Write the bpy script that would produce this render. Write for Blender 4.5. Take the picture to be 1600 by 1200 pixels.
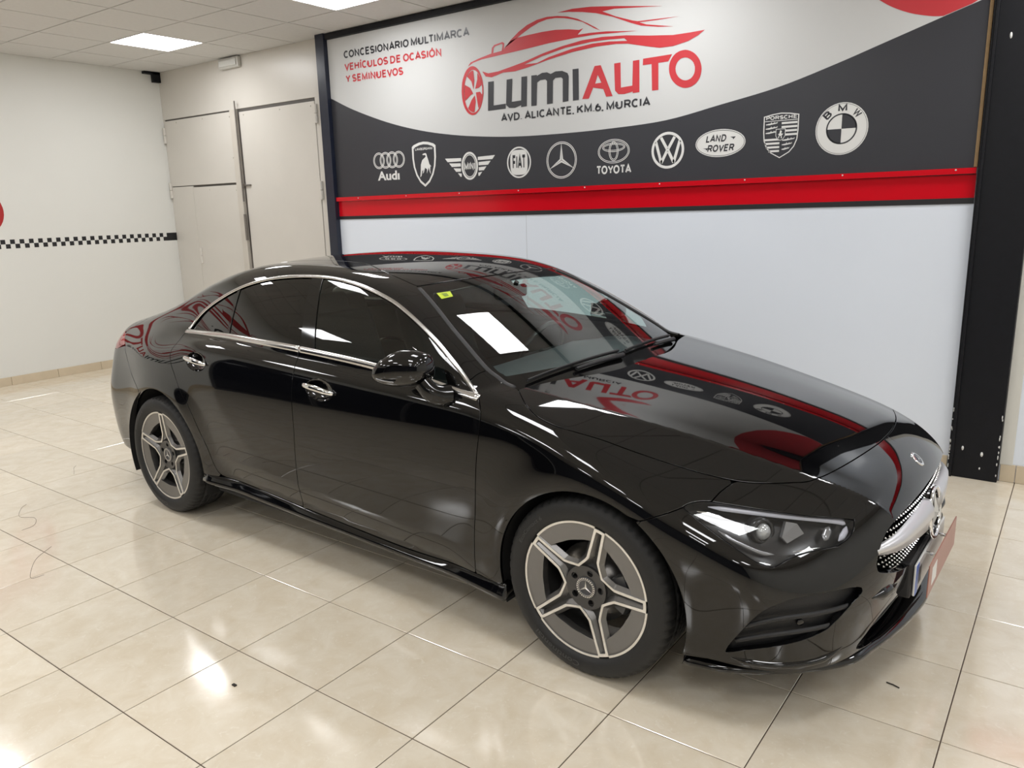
import bpy, bmesh, math, random
import numpy as np
from mathutils import Matrix, Vector
random.seed(7); rng = np.random.default_rng(7)
for o in list(bpy.data.objects): bpy.data.objects.remove(o)
SC = bpy.context.scene
COL = SC.collection
# ------------------------------------------------------------ camera, light, exposure
CAM_R = np.array([[0.808308, 0.588241, -0.024701], [0.110192, -0.192361, -0.975118], [-0.578356, 0.785474, -0.220307]])
CAM_C = np.array([4.252865, -1.533, 1.621021])
cd = bpy.data.cameras.new('camera'); cd.sensor_width = 36; cd.lens = 27.4916; cd.clip_start = .05; cd.clip_end = 60
cam = bpy.data.objects.new('camera', cd); COL.objects.link(cam); SC.camera = cam
M = np.eye(4); M[:3, 0] = CAM_R[0]; M[:3, 1] = -CAM_R[1]; M[:3, 2] = -CAM_R[2]; M[:3, 3] = CAM_C
cam.matrix_world = Matrix(M.tolist())
vs = SC.view_settings; vs.view_transform = 'Standard'; vs.look = 'None'; vs.gamma = 1; vs.use_curve_mapping = False
vs.exposure = 0.56
LAMP_STRENGTH = 13.0
wd = bpy.data.worlds.new('world'); SC.world = wd; wd.use_nodes = True
wd.node_tree.nodes['Background'].inputs[0].default_value = (.5, .5, .5, 1); wd.node_tree.nodes['Background'].inputs[1].default_value = .02

# ------------------------------------------------------------ helpers: objects
def link(name, me, parent=None, mats=None):
    o = bpy.data.objects.new(name, me); COL.objects.link(o)
    if parent is not None: o.parent = parent
    if mats is not None and me is not None:
        if not isinstance(mats, (list, tuple)): mats = [mats]
        if len(me.materials) == 0:
            for m in mats: me.materials.append(m)
    return o
def empty(name, loc=(0, 0, 0), rz=0, parent=None):
    o = bpy.data.objects.new(name, None); COL.objects.link(o); o.location = loc; o.rotation_euler = (0, 0, rz)
    o.empty_display_size = .1
    if parent is not None: o.parent = parent
    return o
def tag(o, label=None, cat=None, group=None, kind=None):
    if label: o['label'] = label
    if cat: o['category'] = cat
    if group: o['group'] = group
    if kind: o['kind'] = kind
    return o
class MB:
    """collects simple shapes into one mesh"""
    def __init__(s): s.v = []; s.f = []; s.sm = []; s.mi = []
    def add(s, v, f, smooth=False, mi=0):
        n = len(s.v); s.v += [tuple(map(float, p)) for p in v]
        for q in f: s.f.append([i + n for i in q]); s.sm.append(smooth); s.mi.append(mi)
        return s
    def box(s, a, b, mi=0):
        (x0, y0, z0), (x1, y1, z1) = a, b
        v = [(x0, y0, z0), (x1, y0, z0), (x1, y1, z0), (x0, y1, z0), (x0, y0, z1), (x1, y0, z1), (x1, y1, z1), (x0, y1, z1)]
        return s.add(v, [(0, 3, 2, 1), (4, 5, 6, 7), (0, 1, 5, 4), (1, 2, 6, 5), (2, 3, 7, 6), (3, 0, 4, 7)], mi=mi)
    def bbox(s, a, b, r=.004, mi=0):
        """box with chamfered edges"""
        a = np.array(a, float); b = np.array(b, float); a, b = np.minimum(a, b), np.maximum(a, b)
        r = min(r, .45 * (b - a).min()); bm = bmesh.new()
        bmesh.ops.create_cube(bm, size=1)
        for v in bm.verts: v.co = Vector((a + (b - a) * (np.array(v.co) + .5)).tolist())
        bmesh.ops.bevel(bm, geom=list(bm.edges), offset=r, segments=2, affect='EDGES', profile=.5)
        return s.bm(bm, mi)
    def bm(s, bm, mi=0, smooth=False):
        bm.verts.index_update(); v = [tuple(q.co) for q in bm.verts]; f = [[q.index for q in p.verts] for p in bm.faces]; bm.free()
        return s.add(v, f, smooth, mi)
    def tube(s, pts, r, n=10, cap=True, mi=0, closed=False):
        P = np.array(pts, float); m = len(P); R_ = np.broadcast_to(np.asarray(r, float), (m,))
        T = np.gradient(P, axis=0)
        if closed: T = np.roll(P, -1, 0) - np.roll(P, 1, 0)
        T /= np.linalg.norm(T, axis=1)[:, None] + 1e-12
        up = np.array([0, 0, 1.]) if abs(T[0, 2]) < .9 else np.array([1., 0, 0])
        u = np.cross(T[0], up); u /= np.linalg.norm(u); V = []
        for i in range(m):
            u = u - T[i] * (u @ T[i]); u /= np.linalg.norm(u) + 1e-12; w = np.cross(T[i], u)
            for k in range(n):
                a = 2 * math.pi * k / n; V.append(P[i] + R_[i] * (u * math.cos(a) + w * math.sin(a)))
        Fs = []
        for i in range(m if closed else m - 1):
            for k in range(n):
                j = (i + 1) % m; Fs.append((i * n + k, i * n + (k + 1) % n, j * n + (k + 1) % n, j * n + k))
        s.add(V, Fs, True, mi)
        if cap and not closed:
            s.add(V[:n], [list(range(n))[::-1]], False, mi); s.add(V[-n:], [list(range(n))], False, mi)
        return s
    def lathe(s, prof, n=48, axis='y', c=(0, 0, 0), mi=0, smooth=True, a0=0, a1=2 * math.pi):
        """prof: list of (r, h) revolved about an axis through c"""
        full = abs(a1 - a0 - 2 * math.pi) < 1e-6; m = n if full else n + 1; V = []
        for r, h in prof:
            for k in range(m):
                a = a0 + (a1 - a0) * k / n; p, q = r * math.cos(a), r * math.sin(a)
                V.append((c[0] + p, c[1] + h, c[2] + q) if axis == 'y' else ((c[0] + p, c[1] + q, c[2] + h) if axis == 'z' else (c[0] + h, c[1] + p, c[2] + q)))
        Fs = []
        for i in range(len(prof) - 1):
            for k in range(n):
                j = (k + 1) % m; Fs.append((i * m + k, i * m + j, (i + 1) * m + j, (i + 1) * m + k))
        return s.add(V, Fs, smooth, mi)
    def mesh(s, name):
        me = bpy.data.meshes.new(name); me.from_pydata(s.v, [], s.f); me.polygons.foreach_set('use_smooth', s.sm); me.polygons.foreach_set('material_index', s.mi); me.update(); return me
    def build(s, name, mats, parent=None): return link(name, s.mesh(name), parent, mats)
def recalc(o):
    bm = bmesh.new(); bm.from_mesh(o.data); bmesh.ops.recalc_face_normals(bm, faces=bm.faces); bm.to_mesh(o.data); bm.free(); return o
def nrm(v): return v / (np.linalg.norm(v, axis=-1, keepdims=True) + 1e-12)
def catmull(pts, n=8, closed=False):
    P = np.array(pts, float); out = []; m = len(P)
    for i in range(m if closed else m - 1):
        p1, p2 = P[i], P[(i + 1) % m]
        p0 = P[i - 1] if (i > 0 or closed) else 2 * p1 - p2
        p3 = P[(i + 2) % m] if (i + 2 < m or closed) else 2 * p2 - p1
        for k in range(n):
            t = k / n; out.append(.5 * ((2 * p1) + (p2 - p0) * t + (2 * p0 - 5 * p1 + 4 * p2 - p3) * t * t + (3 * p1 - p0 - 3 * p2 + p3) * t ** 3))
    if not closed: out.append(P[-1])
    return np.array(out)

# ------------------------------------------------------------ helpers: materials
MATS = {}
def mat(name, col, rough=.5, metal=0., spec=.5, coat=0., coatr=.03, noise=0., nscale=8., bump=0., bscale=40., emit=None, es=0., ior=1.5, rvar=0., alpha=None):
    if name in MATS: return MATS[name]
    m = bpy.data.materials.new(name); m.use_nodes = True; nt = m.node_tree; b = nt.nodes['Principled BSDF']; I = b.inputs
    I['Base Color'].default_value = (*col, 1); I['Roughness'].default_value = rough; I['Metallic'].default_value = metal
    I['Specular IOR Level'].default_value = spec; I['Coat Weight'].default_value = coat; I['Coat Roughness'].default_value = coatr; I['IOR'].default_value = ior
    if emit: I['Emission Color'].default_value = (*emit, 1); I['Emission Strength'].default_value = es
    tc = nt.nodes.new('ShaderNodeTexCoord')
    if noise or rvar:
        n = nt.nodes.new('ShaderNodeTexNoise'); n.inputs['Scale'].default_value = nscale; n.inputs['Detail'].default_value = 5
        nt.links.new(tc.outputs['Object'], n.inputs['Vector'])
        if noise:
            mx = nt.nodes.new('ShaderNodeMix'); mx.data_type = 'RGBA'
            mx.inputs['A'].default_value = (*[c * (1 - noise) for c in col], 1); mx.inputs['B'].default_value = (*[min(1, c * (1 + noise)) for c in col], 1)
            nt.links.new(n.outputs['Fac'], mx.inputs['Factor']); nt.links.new(mx.outputs['Result'], I['Base Color'])
        if rvar:
            mr = nt.nodes.new('ShaderNodeMapRange'); mr.inputs['To Min'].default_value = max(0, rough - rvar); mr.inputs['To Max'].default_value = rough + rvar
            nt.links.new(n.outputs['Fac'], mr.inputs['Value']); nt.links.new(mr.outputs['Result'], I['Roughness'])
    if bump:
        n2 = nt.nodes.new('ShaderNodeTexNoise'); n2.inputs['Scale'].default_value = bscale; n2.inputs['Detail'].default_value = 3
        nt.links.new(tc.outputs['Object'], n2.inputs['Vector'])
        bp = nt.nodes.new('ShaderNodeBump'); bp.inputs['Strength'].default_value = bump; bp.inputs['Distance'].default_value = .01
        nt.links.new(n2.outputs['Fac'], bp.inputs['Height']); nt.links.new(bp.outputs['Normal'], I['Normal'])
    MATS[name] = m; return m
def glass(name, tint, spec=1., rough=.0):
    """thin sheet of glass: tinted see-through with Fresnel mirror reflection"""
    m = bpy.data.materials.new(name); m.use_nodes = True; nt = m.node_tree; nt.nodes.clear()
    out = nt.nodes.new('ShaderNodeOutputMaterial'); tr = nt.nodes.new('ShaderNodeBsdfTransparent'); gl = nt.nodes.new('ShaderNodeBsdfGlossy')
    tr.inputs[0].default_value = (*tint, 1); gl.inputs['Roughness'].default_value = rough; gl.inputs[0].default_value = (spec, spec, spec, 1)
    fr = nt.nodes.new('ShaderNodeFresnel'); ge = nt.nodes.new('ShaderNodeNewGeometry'); io = nt.nodes.new('ShaderNodeMapRange'); io.inputs['To Min'].default_value = 1.52; io.inputs['To Max'].default_value = 1 / 1.52
    nt.links.new(ge.outputs['Backfacing'], io.inputs['Value']); nt.links.new(io.outputs[0], fr.inputs[0])   # same index from both sides of the sheet
    mx = nt.nodes.new('ShaderNodeMixShader'); nt.links.new(fr.outputs[0], mx.inputs[0]); nt.links.new(tr.outputs[0], mx.inputs[1]); nt.links.new(gl.outputs[0], mx.inputs[2]); nt.links.new(mx.outputs[0], out.inputs[0])
    return m
BN={'edge':[(-1.529,2.649),(-1.492,2.629),(-1.209,2.507),(-0.8,2.368),(-0.413,2.271),(-0.047,2.209),(0.299,2.172),(0.625,2.152),(1.031,2.146),(1.406,2.151),(1.826,2.172),(2.218,2.239),(2.576,2.306),(2.903,2.398),(3.201,2.494),(3.476,2.583),(3.608,2.641)],'redarc':[(3.131,2.717),(3.187,2.678),(3.248,2.645),(3.306,2.62),(3.363,2.602),(3.421,2.588),(3.465,2.583)],'S1':[(0.962,2.981),(1.09,2.987),(1.241,2.977),(1.441,2.95),(1.792,2.895),(1.569,2.92),(1.428,2.935),(1.335,2.932),(1.441,2.884),(1.57,2.839),(1.608,2.829),(1.757,2.822),(1.914,2.814),(1.758,2.815),(1.621,2.82),(1.671,2.8),(1.873,2.758),(1.758,2.772),(1.634,2.797),(1.558,2.825),(1.415,2.886),(1.282,2.929),(1.173,2.953),(1.061,2.971)],'arc':[(0.486,2.805),(0.541,2.852),(0.617,2.9),(0.695,2.936),(0.786,2.959),(0.874,2.966),(0.961,2.959),(1.047,2.943),(1.131,2.915),(1.214,2.874),(1.282,2.835),(1.319,2.81),(1.268,2.834),(1.172,2.889),(1.089,2.918),(1.018,2.936),(0.947,2.947),(0.874,2.949),(0.8,2.938),(0.725,2.914),(0.647,2.881),(0.604,2.86)],'bodyline':[(0.119,2.713),(0.149,2.741),(0.226,2.759),(0.343,2.779),(0.472,2.789),(0.486,2.808),(0.541,2.847),(0.604,2.86),(0.693,2.866),(0.828,2.87),(0.946,2.868),(1.06,2.855),(1.147,2.839),(1.18,2.846),(1.133,2.809),(1.241,2.807),(1.362,2.799),(1.609,2.768),(1.441,2.779),(1.281,2.79),(1.116,2.791),(0.886,2.785),(0.629,2.769),(0.423,2.759),(0.259,2.75),(0.174,2.736)],'mirror':[(0.356,2.78),(0.364,2.821),(0.386,2.839),(0.466,2.85),(0.483,2.838),(0.474,2.787),(0.456,2.786),(0.467,2.83),(0.455,2.837),(0.396,2.828),(0.381,2.816),(0.375,2.782)],'S3':[(0.263,2.662),(0.321,2.641),(0.419,2.645),(0.532,2.662),(0.658,2.683),(0.826,2.721),(1.002,2.75),(1.172,2.767),(1.335,2.767),(1.52,2.752),(1.697,2.726),(1.869,2.706),(1.987,2.705),(2.09,2.707),(2.045,2.68),(1.976,2.654),(1.87,2.637),(1.773,2.639),(1.673,2.662),(1.533,2.697),(1.442,2.707),(1.281,2.71),(1.087,2.699),(0.884,2.673),(0.703,2.642),(0.578,2.627),(0.467,2.631),(0.352,2.609),(0.295,2.622)],'S3hole':[(0.665,2.665),(0.825,2.703),(1.03,2.735),(1.241,2.747),(1.389,2.743),(1.507,2.735),(1.53,2.715),(1.389,2.73),(1.254,2.734),(1.087,2.722),(0.884,2.69),(0.779,2.662)],'L':[(0.318,2.579),(0.373,2.578),(0.364,2.4),(0.483,2.403),(0.482,2.367),(0.308,2.365)],'U':[(0.497,2.576),(0.551,2.577),(0.54,2.411),(0.629,2.413),(0.636,2.581),(0.689,2.58),(0.68,2.367),(0.627,2.365),(0.628,2.378),(0.57,2.364),(0.515,2.369),(0.486,2.393)],'M':[(0.727,2.58),(0.778,2.579),(0.777,2.572),(0.823,2.588),(0.868,2.587),(0.9,2.572),(0.942,2.585),(1.0,2.582),(1.046,2.562),(1.057,2.538),(1.052,2.368),(1.003,2.366),(1.005,2.526),(0.992,2.539),(0.941,2.54),(0.92,2.524),(0.915,2.365),(0.864,2.364),(0.867,2.527),(0.852,2.54),(0.807,2.539),(0.779,2.525),(0.77,2.363),(0.722,2.363)],'I':[(1.089,2.583),(1.14,2.582),(1.141,2.369),(1.091,2.367)],'A':[(1.169,2.371),(1.272,2.583),(1.322,2.583),(1.417,2.368),(1.366,2.368),(1.343,2.422),(1.26,2.44),(1.225,2.369)],'Ahole':[(1.298,2.522),(1.328,2.466),(1.277,2.465)],'U2':[(1.429,2.581),(1.479,2.582),(1.483,2.417),(1.572,2.421),(1.575,2.581),(1.624,2.582),(1.627,2.373),(1.575,2.372),(1.575,2.382),(1.51,2.372),(1.464,2.376),(1.437,2.401)],'T':[(1.652,2.585),(1.865,2.588),(1.838,2.546),(1.766,2.545),(1.769,2.373),(1.722,2.373),(1.716,2.544),(1.65,2.544)],'O':[(2.075,2.472),(2.074,2.454),(2.07,2.436),(2.064,2.42),(2.055,2.405),(2.044,2.392),(2.031,2.382),(2.016,2.374),(1.999,2.368),(1.982,2.366),(1.964,2.366),(1.946,2.369),(1.928,2.376),(1.911,2.385),(1.895,2.396),(1.881,2.41),(1.868,2.425),(1.858,2.442),(1.851,2.461),(1.846,2.479),(1.844,2.498),(1.845,2.517),(1.849,2.535),(1.856,2.551),(1.865,2.566),(1.877,2.578),(1.89,2.589),(1.906,2.596),(1.922,2.601),(1.94,2.603),(1.958,2.603),(1.976,2.599),(1.993,2.592),(2.01,2.583),(2.025,2.572),(2.039,2.558),(2.051,2.543),(2.061,2.526),(2.068,2.508),(2.073,2.49)],'Ohole':[(2.029,2.477),(2.028,2.463),(2.025,2.45),(2.019,2.439),(2.011,2.429),(2.001,2.421),(1.989,2.416),(1.976,2.413),(1.963,2.413),(1.949,2.416),(1.936,2.422),(1.924,2.43),(1.913,2.44),(1.904,2.452),(1.897,2.465),(1.893,2.479),(1.891,2.493),(1.892,2.507),(1.896,2.52),(1.902,2.531),(1.911,2.541),(1.921,2.549),(1.933,2.554),(1.946,2.556),(1.959,2.556),(1.972,2.553),(1.985,2.547),(1.997,2.539),(2.008,2.529),(2.017,2.518),(2.023,2.505),(2.028,2.491)],'wheel':[(0.269,2.519),(0.267,2.491),(0.261,2.464),(0.254,2.438),(0.244,2.414),(0.232,2.393),(0.218,2.376),(0.202,2.362),(0.186,2.352),(0.169,2.347),(0.151,2.346),(0.134,2.35),(0.117,2.358),(0.101,2.37),(0.087,2.387),(0.074,2.407),(0.064,2.43),(0.056,2.456),(0.051,2.484),(0.048,2.512),(0.048,2.541),(0.051,2.57),(0.056,2.598),(0.064,2.624),(0.075,2.647),(0.087,2.668),(0.101,2.685),(0.117,2.698),(0.134,2.707),(0.151,2.712),(0.168,2.712),(0.185,2.708),(0.201,2.699),(0.217,2.686),(0.231,2.67),(0.243,2.65),(0.253,2.627),(0.261,2.602),(0.266,2.576),(0.269,2.548)],'wheelhole':[(0.257,2.515),(0.255,2.491),(0.251,2.466),(0.244,2.444),(0.236,2.423),(0.226,2.405),(0.214,2.389),(0.201,2.377),(0.188,2.369),(0.173,2.364),(0.159,2.363),(0.144,2.366),(0.131,2.374),(0.118,2.384),(0.106,2.399),(0.095,2.416),(0.087,2.437),(0.08,2.459),(0.076,2.483),(0.074,2.508),(0.074,2.534),(0.076,2.559),(0.081,2.583),(0.087,2.606),(0.096,2.626),(0.106,2.645),(0.118,2.66),(0.131,2.671),(0.145,2.679),(0.159,2.684),(0.173,2.684),(0.188,2.68),(0.201,2.673),(0.214,2.662),(0.225,2.648),(0.236,2.63),(0.244,2.61),(0.25,2.588),(0.255,2.565),(0.257,2.54)],'wheelc':(0.181,2.518),'t1':((-1.286,2.945),(0.148,2.937)),'t2':((-1.286,2.842),(-0.149,2.826)),'t3':((-1.28,2.742),(-0.578,2.731)),'avd':((0.435,2.273),(1.711,2.276)),'t1h':((-1.279,3.007),(0.137,2.999)),'avdh':(0.481,2.322),'audi':(-0.806,2.052,0.383,0.14),'auditx':(-0.816,1.921,0.275,0.079),'lambo':(-0.39,1.995,0.269,0.37),'mini':(0.103,1.958,0.521,0.22),'fiat':(0.595,1.96,0.229,0.235),'merc':(0.986,1.956,0.268,0.267),'toy':(1.427,1.994,0.256,0.167),'toytx':(1.43,1.868,0.278,0.06),'vw':(1.845,1.975,0.242,0.242),'lr':(2.217,1.998,0.34,0.175),'por':(2.609,2.018,0.219,0.273),'bmw':(2.971,2.031,0.301,0.307)}
from mathutils.geometry import tessellate_polygon
# ============================================================ the room
TILE = .45; YW = 3.61; YD = 3.672; XL = -4.37; XRT = 8.2; YB_ = -8.9; HC = 3.18
m_wall_l = mat('cream_wall_paint', (.77, .77, .735), .45, noise=.03, nscale=1.5, bump=.05, bscale=120)
m_wall_w = mat('white_laminate_panel', (.79, .845, .93), .20, noise=.01, nscale=2)
m_wall_d = mat('dark_hall_end', (.05, .055, .07), .5, noise=.2, nscale=2)
m_cream = mat('cream_door_enamel', (.645, .615, .565), .32, noise=.04, nscale=3, bump=.03, bscale=25)
m_creamdark = mat('cream_door_shadow_gap', (.10, .09, .08), .7, noise=.2)
m_black_steel = mat('black_painted_steel', (.006, .0065, .009), .5, spec=.25, noise=.3, nscale=30)
m_chip = mat('bare_chipped_plaster', (.8, .8, .78), .6, noise=.05)
m_skirt = mat('beige_ceramic_skirting', (.62, .52, .38), .2, noise=.12, nscale=7)
m_ceil = mat('ceiling_tile_mineral', (.68, .67, .65), .85, noise=.05, nscale=30, bump=.08, bscale=150)
m_tbar = mat('ceiling_grid_bar', (.46, .44, .41), .5, noise=.05)
m_grout = mat('dark_grout', (.075, .05, .035), .8, noise=.2, nscale=30)
# floor tile: beige marbled ceramic
m_tile = bpy.data.materials.new('beige_marbled_floor_tile'); m_tile.use_nodes = True
def _tile(m):
    nt = m.node_tree; b = nt.nodes['Principled BSDF']; L = nt.links.new
    geo = nt.nodes.new('ShaderNodeNewGeometry'); info = nt.nodes.new('ShaderNodeObjectInfo')
    off = nt.nodes.new('ShaderNodeVectorMath'); off.operation = 'MULTIPLY_ADD'
    cmb = nt.nodes.new('ShaderNodeCombineXYZ'); L(info.outputs['Random'], cmb.inputs[0]); L(info.outputs['Random'], cmb.inputs[2])
    L(cmb.outputs[0], off.inputs[0]); off.inputs[1].default_value = (17, 5, 9); L(geo.outputs['Position'], off.inputs[2])
    n1 = nt.nodes.new('ShaderNodeTexNoise'); n1.inputs['Scale'].default_value = 9; n1.inputs['Detail'].default_value = 8; n1.inputs['Roughness'].default_value = .62; n1.inputs['Distortion'].default_value = .6
    L(off.outputs[0], n1.inputs['Vector'])
    n2 = nt.nodes.new('ShaderNodeTexNoise'); n2.inputs['Scale'].default_value = 38; n2.inputs['Detail'].default_value = 6; n2.inputs['Distortion'].default_value = 1.6
    L(off.outputs[0], n2.inputs['Vector'])
    r1 = nt.nodes.new('ShaderNodeValToRGB'); e = r1.color_ramp.elements
    e[0].position = .3; e[0].color = (.72, .625, .48, 1); e[1].position = .72; e[1].color = (.82, .75, .625, 1)
    L(n1.outputs['Fac'], r1.inputs[0])
    r2 = nt.nodes.new('ShaderNodeValToRGB'); e = r2.color_ramp.elements
    e[0].position = .60; e[0].color = (0, 0, 0, 1); e[1].position = .74; e[1].color = (1, 1, 1, 1); L(n2.outputs['Fac'], r2.inputs[0])
    mx = nt.nodes.new('ShaderNodeMix'); mx.data_type = 'RGBA'; L(r1.outputs[0], mx.inputs['A']); mx.inputs['B'].default_value = (.90, .855, .76, 1)
    ml = nt.nodes.new('ShaderNodeMath'); ml.operation = 'MULTIPLY'; ml.inputs[1].default_value = .45; L(r2.outputs[0], ml.inputs[0]); L(ml.outputs[0], mx.inputs['Factor'])
    hs = nt.nodes.new('ShaderNodeHueSaturation'); mr = nt.nodes.new('ShaderNodeMapRange'); mr.inputs['To Min'].default_value = .96; mr.inputs['To Max'].default_value = 1.04
    L(info.outputs['Random'], mr.inputs['Value']); L(mr.outputs[0], hs.inputs['Value']); L(mx.outputs['Result'], hs.inputs['Color']); L(hs.outputs[0], b.inputs['Base Color'])
    b.inputs['Roughness'].default_value = .11; b.inputs['IOR'].default_value = 2.3
    mr2 = nt.nodes.new('ShaderNodeMapRange'); mr2.inputs['To Min'].default_value = .07; mr2.inputs['To Max'].default_value = .16; L(n1.outputs['Fac'], mr2.inputs['Value']); L(mr2.outputs[0], b.inputs['Roughness'])
_tile(m_tile)

def project(P):
    c = (np.asarray(P, float) - CAM_C) @ CAM_R.T
    return np.stack([800 + 1221.85 * c[..., 0] / c[..., 2], 600 + 1221.85 * c[..., 1] / c[..., 2], c[..., 2]], -1)
# floor
fl = tag(MB().box((XL, YB_, -.06), (XRT, YD, -.0025)).build('floor', m_grout), kind='structure')
g = TILE / 2 - .0019
tb = MB(); z = .0; b_ = .0012
tb.add([(-g, -g, -.006), (g, -g, -.006), (g, g, -.006), (-g, g, -.006), (-g + 0, -g + 0, -b_), (g, -g, -b_), (g, g, -b_), (-g, g, -b_), (-g + b_, -g + b_, 0), (g - b_, -g + b_, 0), (g - b_, g - b_, 0), (-g + b_, g - b_, 0)],
       [(8, 9, 10, 11), (4, 5, 9, 8), (5, 6, 10, 9), (6, 7, 11, 10), (7, 4, 8, 11), (0, 1, 5, 4), (1, 2, 6, 5), (2, 3, 7, 6), (3, 0, 4, 7)])
tme = tb.mesh('floor_tile')
tme.materials.append(m_tile)
cand = []; rest = MB()
for i in range(-10, 19):
    for j in range(-20, 9):
        c = ((i + .5) * TILE, (j + .5) * TILE, 0)
        if c[0] < XL - .2 or c[0] > XRT + .2 or c[1] < YB_ - .1 or c[1] > YW + .05: continue
        q = project([(c[0] + a, c[1] + b, 0) for a in (-.225, .225) for b in (-.225, .225)])
        vis = (q[:, 2] > .2).all() and q[:, 0].max() > 0 and q[:, 0].min() < 1600 and q[:, 1].max() > 0 and q[:, 1].min() < 1200
        area = np.ptp(q[:, 0]) * np.ptp(q[:, 1]) if vis else 0
        full = c[0] > XL + .225 and c[1] < YW - .2
        cand.append((-(area if full else 0), c, full))
cand.sort()
for k, (a, c, full) in enumerate(cand):
    if a < 0 and k < 300:
        o = link('floor_tile', tme, fl); o.location = c
    else:
        x0, x1 = max(c[0] - g, XL), min(c[0] + g, XRT); y0, y1 = max(c[1] - g, YB_), min(c[1] + g, YD if c[0] < -1.6 else YW)
        rest.add([(x0, y0, 0), (x1, y0, 0), (x1, y1, 0), (x0, y1, 0), (x0, y0, -.004), (x1, y0, -.004), (x1, y1, -.004), (x0, y1, -.004)], [(0, 1, 2, 3), (4, 5, 1, 0), (5, 6, 2, 1), (6, 7, 3, 2), (7, 4, 0, 3)])
tag(rest.build('floor_tiling', m_tile, fl), kind='stuff')
# walls
wb = tag(MB().box((-1.63, YW, 0), (XRT, YW + .15, HC + .02)).box((XL - .1, YD, 0), (-1.63, YW + .15, HC + .02)).build('wall_back', m_wall_w), kind='structure')
wl = tag(MB().box((XL - .15, YB_, 0), (XL, YW + .15, HC + .02)).build('wall_left', m_wall_l), kind='structure')
tag(MB().box((XRT, YB_, 0), (XRT + .15, YW + .15, HC + .02)).build('wall_right', m_wall_l), kind='structure')
tag(MB().box((XL - .15, YB_ - .15, 0), (XRT + .15, YB_, HC + .02)).build('wall_front', m_wall_d), kind='structure')
# ceiling: hung tiles in a bar grid
ce = tag(MB().box((XL - .1, YB_, HC + .012), (XRT, YW + .1, HC + .1)).build('ceiling', m_tbar), kind='structure')
LX = [-3.2 + 2.4 * k for k in range(5)]; LY = [2.5 - 2.4 * k for k in range(5)]
g2 = .3 - .006
ctm = MB().add([(-g2, -g2, 0), (g2, -g2, 0), (g2, g2, 0), (-g2, g2, 0), (-g2, -g2, .011), (g2, -g2, .011), (g2, g2, .011), (-g2, g2, .011)], [(3, 2, 1, 0), (0, 1, 5, 4), (1, 2, 6, 5), (2, 3, 7, 6), (3, 0, 4, 7)]).mesh('ceiling_tile'); ctm.materials.append(m_ceil)
crest = MB()
for i in range(-3, 18):
    for j in range(-20, 3):
        x0, y0 = -3.2 + .6 * i, 2.5 + .6 * j; x1, y1 = x0 + .6, y0 + .6
        if x1 < XL + .05 or x0 > XRT - .05 or y0 > YW - .05 or y1 < YB_ + .05: continue
        if any(abs(x0 - a) < .01 for a in LX) and any(abs(y0 - a) < .01 for a in LY): continue
        full = x0 > XL and y1 < YW and x1 < XRT and y0 > YB_
        q = project([(x0, y0, HC), (x1, y0, HC), (x0, y1, HC), (x1, y1, HC)])
        vis = (q[:, 2] > .2).all() and q[:, 0].max() > -5 and q[:, 0].min() < 1605 and q[:, 1].max() > -5
        if vis:
            me = ctm
            if full: o = link('ceiling_tile', ctm, ce); o.location = ((x0 + x1) / 2, (y0 + y1) / 2, HC)
            else: MB().box((max(x0, XL) + .006, max(y0, YB_) + .006, HC), (min(x1, XRT) - .006, min(y1, YW if x0 > -1.9 else YD) - .004, HC + .011)).build('ceiling_tile', m_ceil, ce)
        else:
            crest.box((max(x0, XL) + .006, max(y0, YB_) + .006, HC), (min(x1, XRT) - .006, min(y1, YW) - .006, HC + .011))
tag(crest.build('ceiling_tiling', m_ceil, ce), kind='stuff')
# LED panels
m_led = mat('led_diffuser', (.9, .9, .9), .5, emit=(.985, .99, 1.0), es=LAMP_STRENGTH)
m_ledframe = mat('white_lamp_frame', (.75, .74, .72), .4, noise=.02)
fm = MB()
for a, b in (((-.297, -.297, -.002), (.297, -.285, .011)), ((-.297, .285, -.002), (.297, .297, .011)), ((-.297, -.285, -.002), (-.285, .285, .011)), ((.285, -.285, -.002), (.297, .285, .011))): fm.box(a, b)
fme = fm.mesh('lamp_frame'); fme.materials.append(m_ledframe)
dme = MB().add([(-.285, -.285, .002), (.285, -.285, .002), (.285, .285, .002), (-.285, .285, .002)], [(3, 2, 1, 0)]).mesh('lamp_diffuser'); dme.materials.append(m_led)
LNAME = {(0, 0): 'square white LED ceiling panel near the cream doors and left wall', (1, 0): 'square white LED ceiling panel cut by the top frame edge near banner'}
for i, x in enumerate(LX):
    for j, y in enumerate(LY):
        o = empty('ceiling_light', (x + .3, y + .3, HC))
        tag(o, LNAME.get((i, j), 'square white LED ceiling panel out of frame, seen only mirrored'), 'ceiling light', 'LED panels in the ceiling grid')
        link('lamp_frame', fme, o); link('lamp_diffuser', dme, o)
# skirting tiles
for s in range(27):
    y0 = YB_ + .45 * s + .24 + .0
    if y0 + .45 > YD + .02: y1 = YD - .012
    else: y1 = y0 + .447
    if y1 - y0 < .03: continue
    nm = 'baseboard_left'
    if s == 0: bl = tag(MB().bbox((XL, y0, 0), (XL + .012, y1, .085), .002).build(nm, m_skirt), kind='structure')
    else: MB().bbox((XL, y0, 0), (XL + .012, y1, .085), .002).build('skirting_tile', m_skirt, bl)
bb = None
for x0, x1 in [(3.972, 4.047)] + [(4.05 + .45 * k, 4.05 + .45 * k + .447) for k in range(9)] + [(-1.46 + .45 * k, min(-1.46 + .45 * k + .447, 3.70)) for k in range(12)]:
    if x1 <= x0 + .02: continue
    o = MB().bbox((x0, YW - .012, 0), (x1, YW, .105), .002).build('skirting_tile' if bb else 'baseboard_back', m_skirt, bb)
    if not bb: bb = tag(o, kind='structure')
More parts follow.
